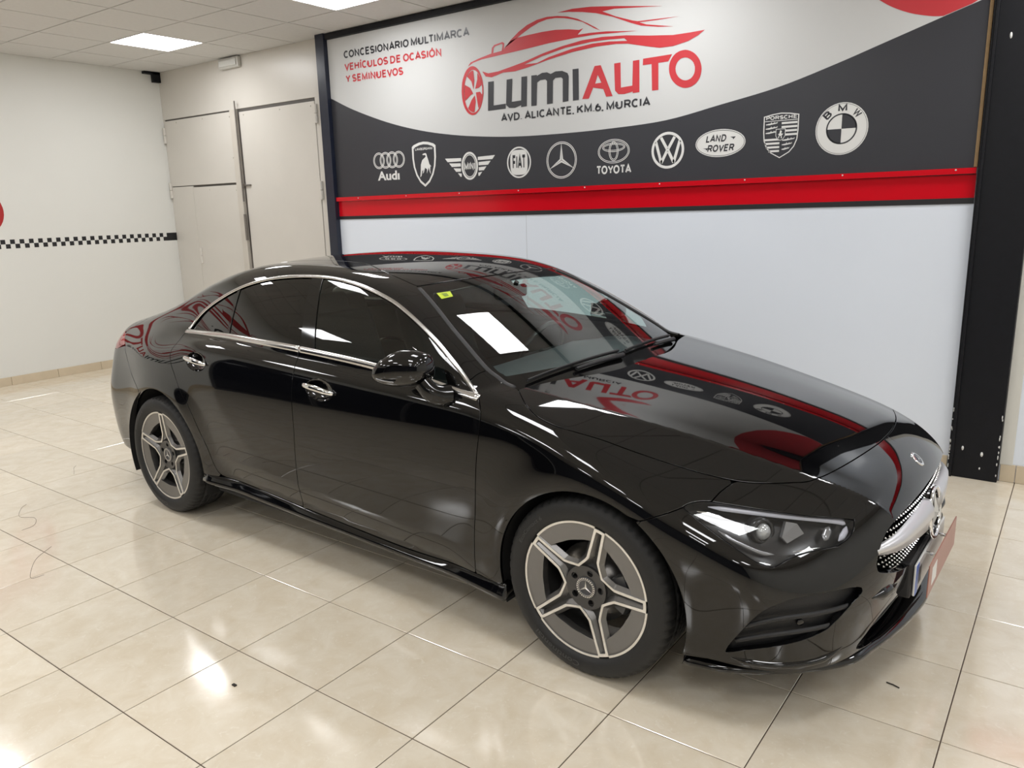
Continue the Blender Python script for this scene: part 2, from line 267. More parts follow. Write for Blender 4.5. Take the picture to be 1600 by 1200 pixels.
# checkered strip on the left wall
m_chk = mat('black_vinyl', (.010, .010, .012), .5, noise=.2)
sq = .0435; ck = tag(MB().box((XL, 3.538, 1.345), (XL + .0008, 3.665, 1.4325)).build('checkered_strip', m_chk), 'black and white checkered vinyl strip along the left wall', 'wall strip')
ck2 = MB()
cme = MB().box((0, -sq / 2, -sq / 2), (.0008, sq / 2, sq / 2)).mesh('check_square'); cme.materials.append(m_chk)
k = 0; y = 3.538 - sq / 2
while y > -.2:
    for r in (0, 1):
        if (k + r) % 2 == 0:
            o = link('check_square', cme, ck); o.location = (XL, y, 1.367 + sq * r + .0005)
    y -= sq * 1.0; k += 1
# red lettering that continues past the left frame edge
m_red = mat('red_vinyl', (.42, .02, .02), .4, noise=.05)
def lw_poly(mb, outer, holes=()):
    f_ = lambda P: [(0, 1.872 + (a - 2.075) * 2, 1.72 + (b - 2.4775) * 2) for a, b in P]
    loops = [[Vector(p) for p in f_(outer)]] + [[Vector(p) for p in f_(h)] for h in holes]; V = [(XL + .0012, p.y, p.z) for l in loops for p in l]
    mb.add(V, [tuple(t) for t in tessellate_polygon(loops)]); return mb
rl = empty('wall_logo', (0, 0, 0)); tag(rl, 'red and black car logo lettering on the left wall, running past the frame edge', 'wall sign')
mb = MB()
for kx in ('S1', 'arc', 'bodyline', 'mirror'): lw_poly(mb, BN[kx])
lw_poly(mb, BN['S3'], (BN['S3hole'],)); lw_poly(mb, BN['wheel'], (BN['wheelhole'],)); recalc(mb.build('car_outline', m_red, rl))
for kx, hk in (('L', 0), ('U', 0), ('M', 0), ('I', 0), ('A', 'Ahole'), ('U2', 0), ('T', 0), ('O', 'Ohole')):
    recalc(lw_poly(MB(), BN[kx], (BN[hk],) if hk else ()).build('letter', m_chk if kx in 'LUMI' else m_red, rl))

# ---- cream metal doors between corner and steel post
dz = YD
tag(MB().bbox((XL, dz - .012, 2.675), (-1.632, dz, HC), .003).build('trim_1', m_cream), kind='structure')
tag(MB().box((XL, dz - .010, 0), (-4.342, dz, 2.675)).build('trim_2', m_cream), kind='structure')
tag(MB().box((-4.342, dz - .004, 0), (-1.632, dz, 2.675)).build('trim_3', m_creamdark), kind='structure')
d1 = tag(MB().bbox((-4.336, dz - .022, 1.948), (-3.088, dz - .004, 2.658), .003).build('door_1', m_cream), kind='structure')
MB().bbox((-4.336, dz - .022, 0), (-3.917, dz - .004, 1.940), .003).build('door_plate', m_cream, d1)
MB().bbox((-3.911, dz - .024, .01), (-3.088, dz - .004, 1.926), .003).build('wicket_leaf', m_cream, d1)
MB().bbox((-3.082, dz - .045, 0), (-2.995, dz - .004, 2.67), .003).build('meeting_stile', mat('grey_door_stile', (.58, .54, .48), .4, noise=.06), d1)
d2 = tag(MB().bbox((-2.952, dz - .022, .01), (-1.790, dz - .004, 2.642), .003).build('door_2', m_cream), kind='structure')
MB().bbox((-1.780, dz - .02, 0), (-1.70, dz - .004, 2.675), .003).build('door_jamb', m_cream, d2)
m_bolt = mat('worn_steel_bolt', (.22, .20, .18), .45, metal=.7, noise=.3, nscale=60)
MB().tube([(-2.972, dz - .052, 2.75), (-2.972, dz - .052, 1.75)], .008, 8).tube([(-2.975, dz - .052, 1.62), (-2.975, dz - .052, 1.35)], .014, 8).build('slide_bolt', m_bolt, d2)
MB().bbox((-2.955, dz - .04, 1.905), (-2.855, dz - .022, 1.921), .003).bbox((-2.97, dz - .05, 1.893), (-2.952, dz - .022, 1.933), .003).build('bolt_handle', m_bolt, d2)
for (x, z0, pr_) in ((-4.340, 2.42, d1), (-4.340, 1.82, d1), (-1.765, 2.44, d2), (-1.765, 1.74, d2), (-3.88, 1.09, d1)):
    MB().tube([(x, dz - .03, z0), (x, dz - .03, z0 + .085)], .017, 10).tube([(x, dz - .03, z0 + .09), (x, dz - .03, z0 + .17)], .017, 10).build('hinge', m_cream, pr_)
m_screw = mat('painted_screw_head', (.45, .42, .37), .4, noise=.1)
for px, pz in ((-4.1, 2.63), (-3.6, 2.63), (-3.12, 2.61), (-3.12, 2.2), (-3.6, 1.89), (-3.12, 1.87), (-2.88, 2.61), (-2.3, 2.61), (-1.84, 2.60), (-2.91, 1.0), (-1.84, 1.0)):
    MB().lathe([(.0, -.004), (.006, -.003), (.008, 0)], 10, 'y', (px, dz - .022, pz)).build('screw_head', m_screw, d1 if px < -3.0 else d2)
# emergency lamp
el = empty('emergency_light', (-3.01, YD - .0125, 3.118)); tag(el, 'small white emergency lamp above the cream doors at the ceiling', 'emergency light')
MB().bbox((-.165, -.045, -.052), (.165, 0, .052), .012).build('housing', mat('offwhite_plastic', (.55, .54, .50), .4, noise=.03), el)
MB().bbox((-.14, -.058, -.033), (.14, -.042, .03), .01).build('lens', mat('frosted_lens', (.66, .66, .63), .25, noise=.03), el)
# dark glazed shop front that the car flank mirrors (beyond the left frame edge)
m_dkglass = mat('dark_shopfront_glass', (.010, .012, .02), .08, noise=.2); m_alu = mat('dark_window_frame', (.06, .06, .065), .4, noise=.1)
wn = tag(MB().bbox((XL, -8.8, 0), (XL + .03, -2.5, .06), .004).bbox((XL, -8.8, 2.55), (XL + .03, -2.5, 2.63), .004).build('window_1', m_alu), kind='structure')
for k in range(4):
    y0 = -8.8 + 1.575 * k; MB().box((XL, y0 + .03, .06), (XL + .012, y0 + 1.545, 2.55)).build('window_pane', m_dkglass, wn); MB().bbox((XL, y0 + 1.53, .06), (XL + .03, y0 + 1.59, 2.55), .004).build('window_frame', m_alu, wn)
# steel post left of the banner, corner bracket, right pillar
ps = tag(MB().bbox((-1.612, YW - .05, 0), (-1.50, YW, HC), .003).bbox((-1.632, YW - .012, 0), (-1.60, YD, HC), .002).build('trim_4', mat('navy_painted_steel', (.012, .016, .032), .3, noise=.3, nscale=20)), kind='structure')
tag(MB().bbox((XL + .002, YD - .10, HC - .11), (XL + .05, YD - .013, HC - .002), .003).bbox((XL + .002, YD - .2, HC - .03), (XL + .05, YD - .013, HC - .002), .003).build('corner_bracket', m_black_steel), 'small dark steel bracket in the ceiling corner by the doors', 'bracket')
tag(MB().bbox((3.708, YW - .06, 0), (3.965, YW, HC), .004).bbox((3.72, YW - .075, 0), (3.735, YW - .055, HC), .003).build('trim_5', m_black_steel), kind='structure')
p5 = bpy.data.objects['trim_5']
for x, z_, a, b in ((3.798, 2.432, .006, .016), (3.778, .18, .006, .013), (3.877, .157, .007, .014), (3.873, .07, .004, .007)):
    MB().lathe([(0, -.002), (1, -.0015), (1.05, 0)], 9, 'y').build('paint_chip', m_chip, p5)
    o = p5.children[-1]; o.location = (x, YW - .0601, z_); o.scale = (a, 1, b)
for k in range(26):
    z_ = random.uniform(.01, .42); s_ = random.choice((0, 1)); o = MB().lathe([(0, -.002), (1, -.0015), (1.05, 0)], 7, 'y').build('paint_chip', m_chip, p5)
    o.location = ((3.713 if s_ == 0 else 3.958) + random.uniform(-.002, .002), YW - .0601, z_); o.scale = (.003, 1, random.uniform(.004, .014))
# white wall panels: a joint and the strip beyond the pillar
tag(MB().box((.6445, YW - .0006, .10), (.6465, YW, 1.56)).build('trim_6', mat('panel_joint_shadow', (.35, .37, .40), .6, noise=.1)), kind='structure')
tag(MB().bbox((3.966, YW - .012, .10), (4.03, YW, 1.57), .002).build('trim_7', mat('offwhite_edge_trim', (.70, .69, .64), .4, noise=.03)), kind='structure')
# ============================================================ the banner wall
from mathutils.geometry import tessellate_polygon
YBN = YW - .010
def pmesh(mb, outer, holes=(), y=0., mi=0):
    """flat polygon (x, z) with holes on the wall plane at y, facing the room"""
    loops = [[Vector((a, 0, b)) for a, b in outer]] + [[Vector((a, 0, b)) for a, b in h] for h in holes]
    tris = tessellate_polygon(loops); V = [(p.x, y, p.z) for l in loops for p in l]; T = []
    for t in tris:
        a, b, c = [np.array(V[i]) for i in t]; n = np.cross(b - a, c - a)
        if abs(n[1]) < 1e-12: continue
        T.append(tuple(t) if n[1] < 0 else tuple(t)[::-1])
    mb.add(V, T, mi=mi); return mb
def ell(cx, cz, rx, rz, n=40, a0=0, a1=2 * math.pi):
    full = abs(a1 - a0 - 2 * math.pi) < 1e-6
    return [(cx + rx * math.cos(t), cz + rz * math.sin(t)) for t in np.linspace(a0, a1, n + (1 if full else 0))[:n]]
def ringp(mb, cx, cz, rx, rz, w, y, mi=0, n=44):
    o = ell(cx, cz, rx, rz, n); i = ell(cx, cz, rx - w, rz - w, n)
    V = [(a, y, b) for a, b in o] + [(a, y, b) for a, b in i]
    mb.add(V, [(k, n + k, n + (k + 1) % n, (k + 1) % n) for k in range(n)], mi=mi); return mb
# block capitals drawn with broad strokes: polylines on a unit cell
def _arc(cx, cy, rx, ry, a0, a1, n=9): return [(cx + rx * math.cos(math.radians(t)), cy + ry * math.sin(math.radians(t))) for t in np.linspace(a0, a1, n)]
GLY = {'A': (.74, [[(.0, 0), (.37, 1), (.74, 0)], [(.14, .30), (.60, .30)]]), 'B': (.64, [[(0, 0), (0, 1), (.34, 1)] + _arc(.36, .76, .24, .24, 90, -90) + [(0, .52)], [(.34, .52)] + _arc(.38, .26, .26, .26, 90, -90) + [(0, 0)]]),
 'C': (.66, [_arc(.36, .5, .36, .5, 50, 310, 18)]), 'D': (.66, [[(0, 0), (0, 1), (.26, 1)] + _arc(.28, .5, .38, .5, 90, -90, 13) + [(0, 0)]]), 'E': (.54, [[(.54, 1), (0, 1), (0, 0), (.54, 0)], [(0, .52), (.48, .52)]]),
 'F': (.52, [[(.52, 1), (0, 1), (0, 0)], [(0, .50), (.46, .50)]]), 'G': (.70, [_arc(.36, .5, .36, .5, 50, 320, 18) + [(.68, .45), (.40, .45)]]), 'H': (.62, [[(0, 0), (0, 1)], [(.62, 0), (.62, 1)], [(0, .52), (.62, .52)]]),
 'I': (.0, [[(0, 0), (0, 1)]]), 'K': (.64, [[(0, 0), (0, 1)], [(.62, 1), (.03, .42)], [(.22, .60), (.64, 0)]]), 'L': (.50, [[(0, 1), (0, 0), (.50, 0)]]), 'M': (.78, [[(0, 0), (0, 1), (.39, .12), (.78, 1), (.78, 0)]]),
 'N': (.62, [[(0, 0), (0, 1), (.62, 0), (.62, 1)]]), 'O': (.76, [_arc(.38, .5, .38, .5, 90, 450, 25)]), 'P': (.62, [[(0, 0), (0, 1), (.32, 1)] + _arc(.34, .73, .28, .27, 90, -90) + [(0, .46)]]),
 'R': (.64, [[(0, 0), (0, 1), (.34, 1)] + _arc(.36, .74, .26, .26, 90, -90) + [(0, .48)], [(.36, .48), (.64, 0)]]), 'S': (.60, [_arc(.30, .74, .28, .26, 30, 270, 12) + _arc(.30, .24, .30, .24, 90, -150, 12)]),
 'T': (.62, [[(0, 1), (.62, 1)], [(.31, 1), (.31, 0)]]), 'U': (.64, [[(0, 1), (0, .30)] + _arc(.32, .30, .32, .30, 180, 360, 11) + [(.64, 1)]]), 'V': (.70, [[(0, 1), (.35, 0), (.70, 1)]]), 'W': (.98, [[(0, 1), (.24, 0), (.49, .95), (.74, 0), (.98, 1)]]),
 'Y': (.68, [[(0, 1), (.34, .44), (.68, 1)], [(.34, .44), (.34, 0)]]), '6': (.58, [_arc(.29, .30, .29, .30, 90, 450, 20), [(.02, .34), (.10, .70), (.34, .98)]]), ',': (.04, [[(.03, .06), (-.02, -.16)]]), '.': (.02, [[(0, -.02), (0, .06)]]),
 '\u00cd': (.0, [[(0, 0), (0, 1)], [(-.04, 1.14), (.12, 1.32)]]), '\u00d3': (.76, [_arc(.38, .5, .38, .5, 90, 450, 25), [(.34, 1.14), (.50, 1.32)]])}
def strokes(s, bold):
    """polygons (2D quads) of a line of capitals, cap height 1"""
    V, Fs, x = [], [], 0; th = bold; strokes.ids = ids = []
    for ci, ch in enumerate(s):
        if ch == ' ': x += .30; continue
        w, pl = GLY[ch]
        for P in pl:
            P = np.array(P, float) * [1, 1 - th] + [x, th / 2]; d = nrm(np.diff(P, axis=0)); nn = np.stack([-d[:, 1], d[:, 0]], -1); m = len(P)
            closed = np.linalg.norm(P[0] - P[-1]) < 1e-6
            for i in range(m):
                a = nn[max(i - 1, 0)] if not (closed and i == 0) else nn[-1]; b = nn[min(i, m - 2)] if not (closed and i == m - 1) else nn[0]; q_ = a + b; q_ = q_ / max(np.linalg.norm(q_), .35) ; c = max(.45, abs(q_ @ b)); q_ = q_ / c * th / 2
                V += [P[i] + q_, P[i] - q_]
            ids += [ci] * (m - 1); k = len(V) - 2 * m; Fs += [(k + 2 * i, k + 2 * i + 1, k + 2 * i + 3, k + 2 * i + 2) for i in range(m - 1)]
        nx = s[ci + 1] if ci + 1 < len(s) else ' '
        x += w + th + .06 + (.06 if ch in 'HIMNUD\u00cd' else 0) + (.06 if nx in 'BDEFHIKLMNPRU\u00cd' else 0) - (.16 if ch == 'L' and nx in 'TV' else .06 if ch in 'LTAVYP' else 0)
    return np.array(V), Fs
_tc = {}
def textpts(s, bold=0.):
    if (s, bold) in _tc: return _tc[(s, bold)]
    cu = bpy.data.curves.new('t', 'FONT'); cu.body = s; cu.size = 1; cu.offset = bold; cu.resolution_u = 3
    o = bpy.data.objects.new('t', cu); me = o.to_mesh()
    V = np.array([v.co[:] for v in me.vertices]); Fs = [list(p.vertices) for p in me.polygons]; o.to_mesh_clear()
    bpy.data.objects.remove(o); bpy.data.curves.remove(cu); _tc[(s, bold)] = (V, Fs); return V, Fs
def textfit(s, x0, z0, w, h, bold=.02, shear=0., rot=0.):
    """letters scaled to fill a box; returns 2D points and faces"""
    if all(c in GLY or c == ' ' for c in s):
        V, Fs = strokes(s, .21); lo, hi = V.min(0), V.max(0); lo[1], hi[1] = 0, 1
    else:
        V, Fs = textpts(s, bold); V = V[:, :2].copy(); lo, hi = V.min(0), V.max(0)
    V = (V - lo) / (hi - lo) * [w, h]; V[:, 0] += shear * V[:, 1]
    return V + [x0, z0], Fs
def textmesh(mb, s, x0, z0, w, h, y, bold=.02, shear=0., dz=0., mi=0):
    V, Fs = textfit(s, x0, z0, w, h, bold, shear)
    t = (V[:, 0] - x0) / w
    P = [(a, y, b + dz * k) for (a, b), k in zip(V, t)]
    out = []
    for f_ in Fs:
        a, b, c = [np.array(P[i]) for i in f_[:3]]; n = np.cross(b - a, c - a); out.append(f_ if n[1] < 0 else f_[::-1])
    mb.add(P, out, mi=mi); return mb
m_bw = mat('banner_vinyl_white', (.60, .605, .60), .6, bump=.35, bscale=2.2)
m_bk = mat('banner_vinyl_black', (.028, .029, .036), .40, bump=.45, bscale=2.4)
m_pw = mat('print_white', (.74, .74, .72), .4, noise=.02)
m_pr = mat('print_red', (.55, .035, .045), .4, noise=.04)
m_pk = mat('print_black', (.035, .036, .042), .4, noise=.05)
m_rr = mat('red_gloss_board', (.62, .003, .012), .16, noise=.04)
bn = tag(MB().box((-1.495, YBN, 1.752), (3.680, YW - .002, 3.126)).build('banner', m_bw), 'large white and black dealership banner with red car logo above the red stripe', 'banner')
def prt(name, mb, m): return mb.build(name, m, bn)
L1, L2, L3, L4 = YBN - .0008, YBN - .0014, YBN - .0020, YBN - .0026
edge = catmull(BN['edge'][1:-1] + [(3.655, 2.64), (3.69, 2.66)], 5)
edge = [tuple(p) for p in edge]; edge[0] = (-1.495, edge[0][1])
pm = MB(); m_ = len(edge); V = [(a, L1, b) for a, b in edge] + [(a, L1, 1.736) for a, b in edge]
pm.add(V, [(k, m_ + k, m_ + k + 1, k + 1) for k in range(m_ - 1)]); prt('black_wave', pm, m_bk)
ra = [tuple(p) for p in catmull(BN['redarc'], 4)]
prt('red_swirl', pmesh(MB(), [(3.05, 2.80), (2.98, 2.95), (2.96, 3.13), (3.69, 3.13), (3.69, 2.672), (3.60, 2.625)] + ra[::-1], (), L2), m_pr)
lg = MB()
for kx in ('S1', 'arc', 'bodyline', 'mirror'): pmesh(lg, BN[kx], (), L2)
pmesh(lg, BN['S3'], (BN['S3hole'],), L3)
pmesh(lg, BN['wheel'], (BN['wheelhole'],), L3)
wx, wz = BN['wheelc']; we = BN['wheelhole']; n = len(we); ax = np.array(we); cen = ax.mean(0)
for k in range(5):
    i0 = int(k * n / 5 + 1); seg = [we[(i0 + q) % n] for q in range(int(n / 5) - 2)]
    a = np.array(seg); e0, e1 = a[0], a[-1]; c = np.array((wx, wz))
    blade = [tuple(c + (e0 - c) * .16 + .0)] + [tuple(c + (e0 - c) * .55 + np.array((.012, .012)))] + [tuple(c + (p - c) * .97) for p in a] + [tuple(c + (e1 - c) * .5 + np.array((.004, .004)))]
    pmesh(lg, blade, (), L3)
prt('car_logo', lg, m_pr)
for kx in ('L', 'U', 'M', 'I'): prt('letter', pmesh(MB(), BN[kx], (), L3), m_pk)
prt('letter', pmesh(MB(), BN['A'], (BN['Ahole'],), L3), m_pr)
for kx in ('U2', 'T'): prt('letter', pmesh(MB(), BN[kx], (), L3), m_pr)
prt('letter', pmesh(MB(), BN['O'], (BN['Ohole'],), L3), m_pr)
def tline(s, a, b, h, m, bold=.012):
    """one line of print, every letter its own part"""
    w = b[0] - a[0]; V, Fs = textfit(s, a[0], a[1], w, h, bold); ids = list(strokes.ids); P = np.stack([V[:, 0], np.full(len(V), L3), V[:, 1] + (b[1] - a[1]) * (V[:, 0] - a[0]) / w], -1)
    for ci in sorted(set(ids)):
        fs = [f_ for f_, i in zip(Fs, ids) if i == ci]; u = sorted({v for f_ in fs for v in f_}); mp = {v: k for k, v in enumerate(u)}; out = []
        for f_ in fs:
            p, q, r = [P[i] for i in f_[:3]]; g_ = [mp[i] for i in f_]; out.append(g_ if np.cross(q - p, r - p)[1] < 0 else g_[::-1])
        prt('small_letter', MB().add(P[u], out), m)
tline('CONCESIONARIO MULTIMARCA', *BN['t1'], .063, m_pk)
tline('VEHÍCULOS DE OCASIÓN', *BN['t2'], .062, m_pr)
tline('Y SEMINUEVOS', *BN['t3'], .063, m_pr)
tline('AVD. ALICANTE, KM.6, MURCIA', BN['avd'][0], BN['avd'][1], .058, m_pk, .008)
# --- maker badges on the black wave
def logo(mb, m): return mb.build('maker_badge', m, bn)
cx, cz, w, h = BN['audi']; mb = MB(); r = h / 2
for k in range(4):
    x = cx - w / 2 + r + k * (w - 2 * r) / 3; ringp(mb, x, cz, r, r, .007, L2 - .0001 * k); ringp(mb, x, cz, r - .012, r - .012, .006, L2 - .0001 * k)
x, zz, w2, h2 = BN['auditx']; textmesh(mb, 'Audı', x - w2 / 2, zz - h2 / 2, w2 * .97, h2, L2, .03); logo(mb, m_pw)
def shield(cx, cz, w, h, top=.12, k=.52):
    P = [(-.5, .40), (-.42, .44), (-.2, .485), (0, .5), (.2, .485), (.42, .44), (.5, .40), (.5, .15), (.46, -.05), (.36, -.24), (.2, -.40), (0, -.5), (-.2, -.40), (-.36, -.24), (-.46, -.05), (-.5, .15)]
    return [(cx + a * w, cz + b * h) for a, b in P]
cx, cz, w, h = BN['lambo']; mb = MB(); pmesh(mb, shield(cx, cz, w, h), (shield(cx, cz, w * .86, h * .885),), L2)
textmesh(mb, 'LAMBORGHINI', cx - w * .36, cz + h * .315, w * .72, h * .055, L2, .02)
bull = [(-.02, .27), (.06, .28), (.10, .26), (.12, .20), (.17, .10), (.20, .02), (.28, -.04), (.24, -.03), (.22, -.12), (.25, -.22), (.20, -.16), (.17, -.06), (.12, -.14), (.08, -.20), (.10, -.10), (.02, -.06), (-.03, -.16), (-.08, -.20), (-.05, -.10), (-.10, -.14), (-.13, -.24), (-.19, -.28), (-.16, -.14), (-.14, .02), (-.08, .12), (.02, .17), (.07, .20), (.05, .235), (-.03, .235), (-.07, .25)]
pmesh(mb, [(cx + a * w * 1.05, cz + (b - .02) * h * .95) for a, b in bull], (), L2); logo(mb, m_pw)
cx, cz, w, h = BN['mini']; mb = MB(); ringp(mb, cx, cz, w * .165, h * .5, .016, L2); ringp(mb, cx, cz, w * .165 - .021, h * .5 - .021, .006, L2)
textmesh(mb, 'MINI', cx - w * .105, cz - h * .14, w * .21, h * .26, L2, .035)
for s in (-1, 1):
    for k in range(4):
        zt = cz + h * (.30 - .185 * k); zb = zt - h * .115; xo = .5 - .085 * k; xi = .185 - .012 * abs(k - 1.5)
        xo2 = xo - .052
        pmesh(mb, [(cx + s * w * xi, zt), (cx + s * w * xo, zt + h * .02), (cx + s * w * xo2, zb), (cx + s * w * xi, zb)], (), L2)
logo(mb, m_pw)
cx, cz, w, h = BN['fiat']; mb = MB(); ringp(mb, cx, cz, w / 2, h / 2, .012, L2)
sq_ = [(cx + w * .36 * np.sign(math.cos(t)) * abs(math.cos(t)) ** .55, cz + h * .40 * np.sign(math.sin(t)) * abs(math.sin(t)) ** .55) for t in np.linspace(0, 2 * math.pi, 41)[:-1]]
pmesh(mb, sq_, (), L2); textmesh(mb, 'FIAT', cx - w * .26, cz - h * .22, w * .52, h * .46, L3, .0, mi=1); logo(mb, [m_pw, m_bk])
def star3(mb, cx, cz, r, y, k=.13, mi=0):
    for q in range(3):
        a = math.pi / 2 + q * 2 * math.pi / 3; t = (cx + r * math.cos(a), cz + r * math.sin(a))
        l = (cx + r * k * math.cos(a + math.pi / 3), cz + r * k * math.sin(a + math.pi / 3)); r_ = (cx + r * k * math.cos(a - math.pi / 3), cz + r * k * math.sin(a - math.pi / 3))
        pmesh(mb, [t, l, (cx, cz), r_], (), y, mi)
    return mb
cx, cz, w, h = BN['merc']; mb = MB(); ringp(mb, cx, cz, w / 2, h / 2, .005, L2); ringp(mb, cx, cz, w / 2 - .010, h / 2 - .010, .006, L2); star3(mb, cx, cz, w / 2 - .008, L2); 
for q in range(3):
    a = math.pi / 2 + q * 2 * math.pi / 3; d = a - .035
    pmesh(mb, [(cx + .115 * math.cos(a), cz + .115 * math.sin(a)), (cx + .0015 * math.cos(a + 1.57), cz + .0015 * math.sin(a + 1.57)), (cx + .0015 * math.cos(a - 1.57), cz + .0015 * math.sin(a - 1.57))], (), L3, 1)
logo(mb, [m_pw, m_bk])
cx, cz, w, h = BN['toy']; mb = MB()
for rx, rz, ox, oz in ((w / 2, h / 2, 0, 0), (w * .155, h * .40, 0, .0), (w * .36, h * .19, 0, h * .16)):
    ringp(mb, cx + ox, cz + oz, rx, rz, .0045, L2); ringp(mb, cx + ox, cz + oz, rx - .010, rz - .010, .004, L2)
x, zz, w2, h2 = BN['toytx']; textmesh(mb, 'TOYOTA', x - w2 / 2, zz - h2 / 2, w2, h2, L2, .035); logo(mb, m_pw)
cx, cz, w, h = BN['vw']; mb = MB(); R_ = w / 2; ringp(mb, cx, cz, R_, R_, .018, L2)
def bar2(mb, a, b, t, y): 
    a = np.array(a); b = np.array(b); d = (b - a) / np.linalg.norm(b - a); n_ = np.array((-d[1], d[0])) * t / 2
    pmesh(mb, [tuple(a + n_), tuple(b + n_), tuple(b - n_), tuple(a - n_)], (), y)
vs_ = R_ - .026
for s in (-1, 1):
    bar2(mb, (cx + s * .050, cz + vs_ * .90), (cx + s * .006, cz + .012), .020, L2)
    bar2(mb, (cx + s * .088, cz + vs_ * .62), (cx + s * .046, cz - vs_ * .86), .020, L2)
    bar2(mb, (cx + s * .006, cz - .006), (cx + s * .046, cz - vs_ * .86), .020, L2)
bar2(mb, (cx - .014, cz + .003), (cx + .014, cz + .003), .016, L2); logo(mb, m_pw)
cx, cz, w, h = BN['lr']; mb = MB(); pmesh(mb, ell(cx, cz, w / 2, h / 2), (), L2); ringp(mb, cx, cz, w / 2 - .006, h / 2 - .006, .003, L3, 1)
textmesh(mb, 'LAND', cx - w * .29, cz + h * .045, w * .40, h * .26, L3, .02, .18, mi=1); textmesh(mb, 'ROVER', cx - w * .26, cz - h * .31, w * .53, h * .26, L3, .02, .18, mi=1)
pmesh(mb, [(cx + w * .20, cz + h * .20), (cx + w * .31, cz + h * .20), (cx + w * .26, cz + h * .10), (cx + w * .25, cz + h * .15)], (), L3, 1)
pmesh(mb, [(cx - w * .35, cz - h * .16), (cx - w * .24, cz - h * .16), (cx - w * .27, cz - h * .24), (cx - w * .29, cz - h * .19)], (), L3, 1); logo(mb, [m_pw, m_bk])
cx, cz, w, h = BN['por']; mb = MB()
def psh(w_, h_):
    P = [(-.5, .44), (-.25, .48), (0, .5), (.25, .48), (.5, .44), (.5, .1), (.48, -.1), (.40, -.26), (.27, -.38), (0, -.5), (-.27, -.38), (-.40, -.26), (-.48, -.1), (-.5, .1)]
    return [(cx + a * w_, cz + b * h_) for a, b in P]
pmesh(mb, psh(w, h), (psh(w * .94, h * .955),), L2); textmesh(mb, 'PORSCHE', cx - w * .43, cz + h * .355, w * .86, h * .085, L2, .03)
pmesh(mb, [(cx - w * .46, cz + h * .335), (cx + w * .46, cz + h * .335), (cx + w * .46, cz + h * .32), (cx - w * .46, cz + h * .32)], (), L2)
for s in (0, 1):       # striped quarters
    for k in range(4):
        if s == 0: x0, x1, zt = cx + w * .02, cx + w * .46, cz + h * (.29 - .085 * k)
        else: x0, x1, zt = cx - w * (.46 - .03 * k * k * .5), cx - w * .02, cz - h * (.06 + .085 * k)
        pmesh(mb, [(x0, zt), (x1, zt), (x1, zt - h * .045), (x0, zt - h * .045)], (), L2)
for s in (0, 1):       # antlers
    for k in range(3):
        x0, zt = (cx - w * .43, cz + h * (.265 - .095 * k)) if s == 0 else (cx + w * .05, cz - h * (.10 + .10 * k))
        wd_ = w * (.34 if s == 0 else .36 - .07 * k)
        pmesh(mb, [(x0, zt), (x0 + wd_ * .3, zt + h * .012), (x0 + wd_, zt + h * .03), (x0 + wd_ * .95, zt + h * .005), (x0 + wd_ * .3, zt - h * .022), (x0, zt - h * .018)], (), L2)
        for q in (.35, .6, .85): pmesh(mb, [(x0 + wd_ * q, zt), (x0 + wd_ * (q + .12), zt + h * .045), (x0 + wd_ * (q + .14), zt + h * .02)], (), L2)
sh2 = [(cx + a * w * .28, cz + .005 + b * h * .26) for a, b in [(-.5, .5), (.5, .5), (.5, -.1), (.3, -.38), (0, -.5), (-.3, -.38), (-.5, -.1)]]
pmesh(mb, sh2, (), L3, 1); pmesh(mb, sh2, ([(cx + (a - cx) * .88, cz + .005 + (b - cz - .005) * .9) for a, b in sh2],), L4)
hs_ = [(-.05, .40), (.1, .36), (.16, .25), (.08, .22), (.14, .05), (.30, .12), (.22, -.02), (.12, -.08), (.18, -.3), (.06, -.34), (.04, -.12), (-.10, -.10), (-.16, -.34), (-.26, -.30), (-.16, -.02), (-.28, .04), (-.12, .12)]
pmesh(mb, [(cx + a * w * .26, cz + .005 + b * h * .24) for a, b in hs_], (), L4); logo(mb, [m_pw, m_bk])
cx, cz, w, h = BN['bmw']; mb = MB(); R_ = w / 2; pmesh(mb, ell(cx, cz, R_, R_), (), L2); ringp(mb, cx, cz, R_ - .006, R_ - .006, .002, L3, 1); ringp(mb, cx, cz, R_ * .59, R_ * .59, .008, L3, 1)
for a0 in (0, math.pi): pmesh(mb, [(cx, cz)] + ell(cx, cz, R_ * .56, R_ * .56, 14, a0, a0 + math.pi / 2), (), L3, 1)
for ch, a in (('B', 2.36), ('M', 1.571), ('W', .78)):
    V, Fs = textfit(ch, -.022 if ch != 'M' else -.026, -.02, .044 if ch != 'M' else .052, .042, .015); t = a - math.pi / 2
    P = [(cx + (R_ * .785) * math.cos(a) + x * math.cos(t) - z_ * math.sin(t), L3, cz + (R_ * .785) * math.sin(a) + x * math.sin(t) + z_ * math.cos(t)) for x, z_ in V]
    out = []
    for f_ in Fs:
        p, q, r = [np.array(P[i]) for i in f_[:3]]; out.append(f_ if np.cross(q - p, r - p)[1] < 0 else f_[::-1])
    mb.add(P, out, mi=1)
logo(mb, [m_pw, m_bk])
